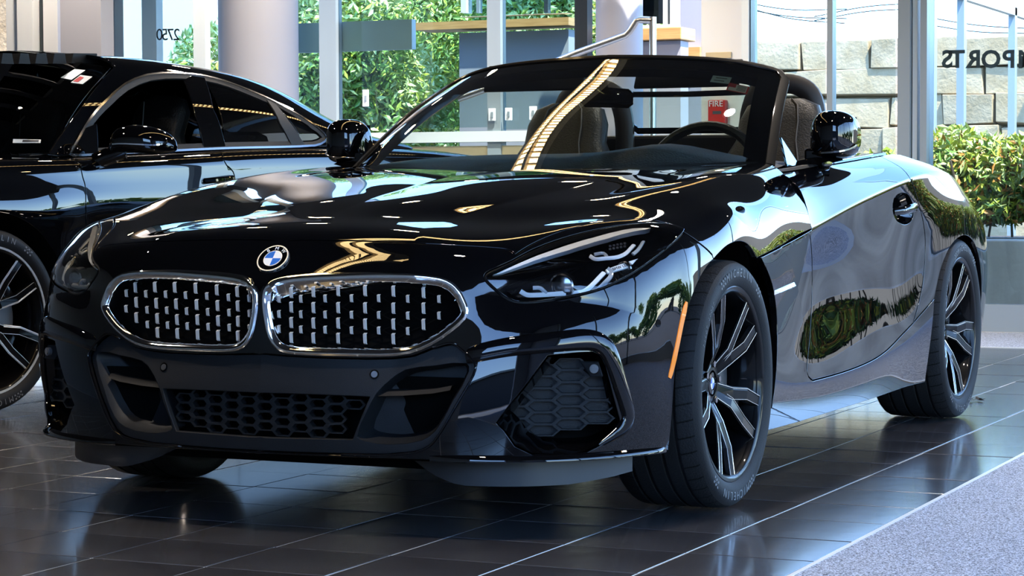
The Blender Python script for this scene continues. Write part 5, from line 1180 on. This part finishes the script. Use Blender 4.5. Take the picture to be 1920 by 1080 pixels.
gpanel('centre_pillar', [(345, 150), (360, 141), (383, 144), (400, 205), (424, 278), (383, 281), (365, 215)], 'gloss_black', .001)
gpanel('rear_pillar', [(500, 187), (516, 194), (540, 225), (572, 273), (548, 275), (525, 232)], 'matte_black', .001)
gpanel('rear_door_glass', [(385, 147), (440, 162), (500, 186), (548, 275), (424, 278)], 'dark_glass', -.006); gpanel('quarter_glass', [(518, 197), (580, 232), (604, 252), (608, 262), (598, 268), (572, 272)], 'dark_glass', -.002)
gpanel('mirror_sail', [(133, 289), (160, 240), (181, 232), (184, 290)], 'gloss_black', .002)
# fixed far-side glass
o = GSf; far = panel('side_glass', GSf, dlo, 'dark_glass', sed, off=-.006, gap=0, flange=.004, step=.06); fm = mirrored(far); bpy.data.objects.remove(far)
# body side: fender, two doors, quarter
kU2 = BS.U.k[-1]; kV2 = BS.W.k[-1]; yv = lambda y: float(np.interp(y, BS.C[:, 0, 1], BS.W.k))
archp = [BS.near((.93, .005+.385*math.sin(w), .355+.385*math.cos(w))) for w in np.linspace(math.radians(-112), math.radians(112), 30)]
d1 = BS.pxs([(153, 322), (155, 332), (159.5, 347), (161, 390), (161, 440)], 3); d1v = [(u, v) for u, v in d1]
u_top = BS.ku(1.0)
f_uv = [(0, 0)]+[(0, v) for v in np.linspace(.05, d1[0][1], 12)]+d1+[(kU2, d1[-1][1])]+[(kU2, v) for v in np.linspace(d1[-1][1], archp[-1][1]+.02, 3)][1:]+list(reversed(archp))+[(kU2, archp[0][1]-.02), (kU2, 0)]
o = panel('front_fender', BS, dedupe(f_uv), 'paint', sed, step=.025); mirrored(o)
d2 = BS.pxs([(413, 284), (425, 310), (437, 322), (442, 345)], 3); d2 = d2+[(kU2, d2[-1][1])]
fd_uv = [(0, v) for v in np.linspace(d1[0][1], d2[0][1], 14)]+d2+[(kU2, d1[-1][1])]+list(reversed(d1)); o = panel('front_door', BS, dedupe(fd_uv), 'paint', sed, step=.025); mirrored(o)
v3 = yv(2.15); rd_uv = [(0, v) for v in np.linspace(d2[0][1], v3, 12)]+[(kU2, v3)]+list(reversed(d2)); o = panel('rear_door', BS, dedupe(rd_uv), 'paint', sed, step=.03); mirrored(o)
rq = [(0, v) for v in np.linspace(v3, kV2, 12)]+[(kU2, v) for v in np.linspace(kV2, v3, 4)]; o = panel('rear_quarter', BS, dedupe(rq), 'paint', sed, step=.03); mirrored(o)
b = MB(); xs = np.linspace(-1, 1, 15)
b.grid([[(x*.70, y-k*(1-x*x), z+.03*(1-x*x)) for x in xs] for y, z, k in ((.52, .955, 0), (.25, .953, 0), (0, .945, 0), (-.4, .91, .04), (-.75, .86, .16))]); b.build('hood', 'paint', sed, True)
b = MB(); b.grid([[(x*.70, y, z) for x in xs] for y, z in ((2.5, 1.015), (3.0, 1.0), (3.5, .96), (3.55, .7), (3.5, .3))]); b.build('boot_lid', 'paint', sed, True)
xf = np.linspace(-1, 1, 31)
b = MB(); b.grid([[(x*w, -.75-k*(1-abs(x)**2.6), z+.03*(1-x*x)*u) for x in xf] for z, w, k, u in ((.86, .70, .16, 1), (.80, .86, .22, .8), (.70, .905, .25, .3), (.55, .915, .27, 0), (.40, .92, .28, 0), (.25, .91, .27, 0), (.18, .88, .2, 0))]); b.build('front_bumper', 'paint', sed, True)
b = MB(); b.grid([[(x*.36, -1.02+.02*x*x, z) for x in (-1, -.5, 0, .5, 1)] for z in (.74, .58, .46)]); b.build('radiator_grille', 'void', sed)
b = MB(); b.tube([(-.37, -1.015, .75), (.37, -1.015, .75), (.33, -1.02, .45), (-.33, -1.02, .45)], .010, 8, closed=True, up=(0, 1, 0)); b.build('grille_frame', 'dark_chrome', sed, True)
for s_ in (-1, 1):
    b = MB(); b.grid([[(s_*x, y-.012, z+dz) for x, y, z in ((.46, -.985, .72), (.62, -.945, .735), (.78, -.865, .755), (.86, -.79, .77))] for dz in (.05, 0, -.05)]); b.build('headlight', 'clear_plastic', sed, True)
b = MB(); b.bbox((-.86, .45, .13), (.86, 2.4, .84)); b.bbox((-.56, -.85, .12), (.56, 3.4, .6)); b.build('underbody', 'void', sed)
W_ = np.linspace(math.radians(-100), math.radians(100), 21); b = MB(); b.grid([[(x, .39*math.sin(w), .355+.385*math.cos(w)) for w in W_] for x in (.55, .93)]); b.grid([[(.55, r*math.sin(w), .355+r*math.cos(w)) for w in W_] for r in (.01, .39)]); o = b.build('wheel_well', 'void', sed, True, fix=False); mirrored(o)
# door mirror: rounded shell with a bright strip
def smirror():
    e = empty('door_mirror', parent=sed); secs = []
    for x, y, zc, hu, hd, fd in ((.915, .64, .985, .020, .02, .02), (.935, .66, .998, .058, .035, .05), (.975, .68, 1.005, .068, .040, .062), (1.04, .71, 1.003, .066, .041, .060), (1.09, .74, .995, .052, .036, .048), (1.115, .76, .99, .03, .022, .03), (1.125, .77, .985, .01, .01, .01)):
        secs.append([(x, y+fd*np.sign(math.cos(w))*abs(math.cos(w))**.7, zc+(hu if math.sin(w) > 0 else hd)*np.sign(math.sin(w))*abs(math.sin(w))**.75) for w in np.linspace(0, 2*math.pi, 25)[:-1]])
    sm = smooth2(np.array(secs).reshape(len(secs), -1), 3).reshape(-1, 24, 3); b = MB(); b.grid(np.concatenate([sm, sm[:, :1]], 1)); b.add(sm[0], [tuple(range(24))]); b.build('mirror_shell', 'paint', e, True)
    b = MB(); b.tube([(r[:, 0].mean(), r[:, 1].min()+.002, r[:, 2].min()+.036) for r in sm[2:-3]], .005, 6); b.build('mirror_strip', 'chrome', e, True)
    b = MB(); b.tube([(.86, .60, .93), (.90, .62, .95), (.96, .66, .972)], [.035, .034, .03], 10, sq=(.7, 1)); b.build('mirror_arm', 'gloss_black', e, True)
smirror()
h0 = BS.ev(BS.px(385, 339))[0]; h1 = BS.ev(BS.px(432, 333))[0]; b = MB(); b.tube([h0+(h1-h0)*t+np.array([dx, 0, 0]) for t, dx in ((0, 0), (.15, .03), (.5, .036), (.85, .03), (1, 0))], [.012, .013, .013, .013, .012], 8); o = b.build('door_handle', 'paint', sed, True)
# cabin
b = MB(); b.bbox((-.74, .45, .5), (.74, 2.5, .90)); b.build('cabin', 'fabric', sed)
for x in (.38, -.38):
    e = empty('seat', parent=sed)
    G = []
    for h, hw, hd in ((0, .24, .09), (.2, .25, .10), (.36, .23, .09), (.44, .16, .07), (.50, .13, .06), (.60, .14, .06), (.66, .11, .05), (.685, .05, .02)): G.append([(x+hw*np.sign(math.cos(w))*abs(math.cos(w))**.55, 1.30+h*.3+hd*np.sign(math.sin(w))*abs(math.sin(w))**.55, .58+h*.95) for w in np.linspace(0, 2*math.pi, 21)])
    b = MB(); b.grid(G); b.build('backrest', 'leather', e, True); b = MB(); b.tube([(x-.03, 1.36, .8), (x-.02, 1.39, 1.2)], .003, 4); b.build('seam', 'seam', e)
b = MB(); b.grid([[(x*.7, y, z) for x in xs] for y, z in ((.35, .95), (.6, .97), (.8, .95), (.82, .7))]); b.build('dashboard', 'leather', sed, True)
b = MB(); b.box((.38, 1.98, .98), (.3, .12, .2)); b.build('rear_headrest', 'leather', sed, bevel=.05)
# stickers and a paper tag behind the windscreen, bars across the roof opening
def wsq(name, pts, m, off=.003):
    q = []
    for x, y in pts: p, nn = WS2.ev(WS2.px(x, y), True); nn = nn[0] if nn[0][2] > 0 else -nn[0]; q.append(p[0]-nn*off)
    b = MB(); b.add(q+[p-np.array([0, 0, .001]) for p in q], [(0, 1, 2, 3), (7, 6, 5, 4)]+[(i, (i+1) % 4, 4+(i+1) % 4, 4+i) for i in range(4)]); return b.build(name, m, sed)
wsq('inspection_sticker', [(114, 147), (134, 151), (160, 133), (140, 131)], 'sticker', -.004); wsq('registration_sticker', [(133, 156), (155, 159), (173, 145), (151, 142)], 'sticker', -.004); wsq('sticker_print', [(137, 154), (146, 155.5), (157, 147), (150, 145)], 'red', -.005)
wsq('paper_tag', [(24, 269), (76, 269), (77, 263), (25, 262)], 'sticker', -.004); wsq('tag_print', [(42, 267.5), (72, 267.5), (73, 264), (43, 264)], 'ink', -.005)
for x0, x1 in ((2, 26), (35, 57), (66, 90), (99, 125), (134, 185)):
    p0 = latl(x0, 105, .45); p1 = latl(x1, 106, .45); b = MB(); b.add([p0+[0, 0, -.03], p1+[0, 0, -.03], p1+[0, -.01, .012], p0+[0, .01, .012], p0+[-.3, .02, -.02], p1+[-.3, .02, -.02], p1+[-.3, .01, .012], p0+[-.3, .03, .012]], [(0, 1, 2, 3), (5, 4, 7, 6), (3, 2, 6, 7), (0, 3, 7, 4), (1, 5, 6, 2)]); b.build('roof_deflector', 'matte_black', sed)
MATS['lip_keep'] = MATS['machined']
mat('white_alloy', (.80, .83, .86), .25, .6)
def swheel():
    w = wheel((.80, 0, .342), math.radians(-23), .342, .25, black=False, rim_m='rim_black', edge_m='white_alloy', spread=13, Rr=.278, parent=sed); return w
MATS['machined'] = MATS['white_alloy']; w1_ = swheel(); w2_ = copy_tree(w1_, sed); w2_.location = (.80, 2.85, .342)
for y in (0, 2.85): c = copy_tree(w1_, sed); c.location = (-.80, y, .342); c.rotation_euler = (0, 0, math.pi)
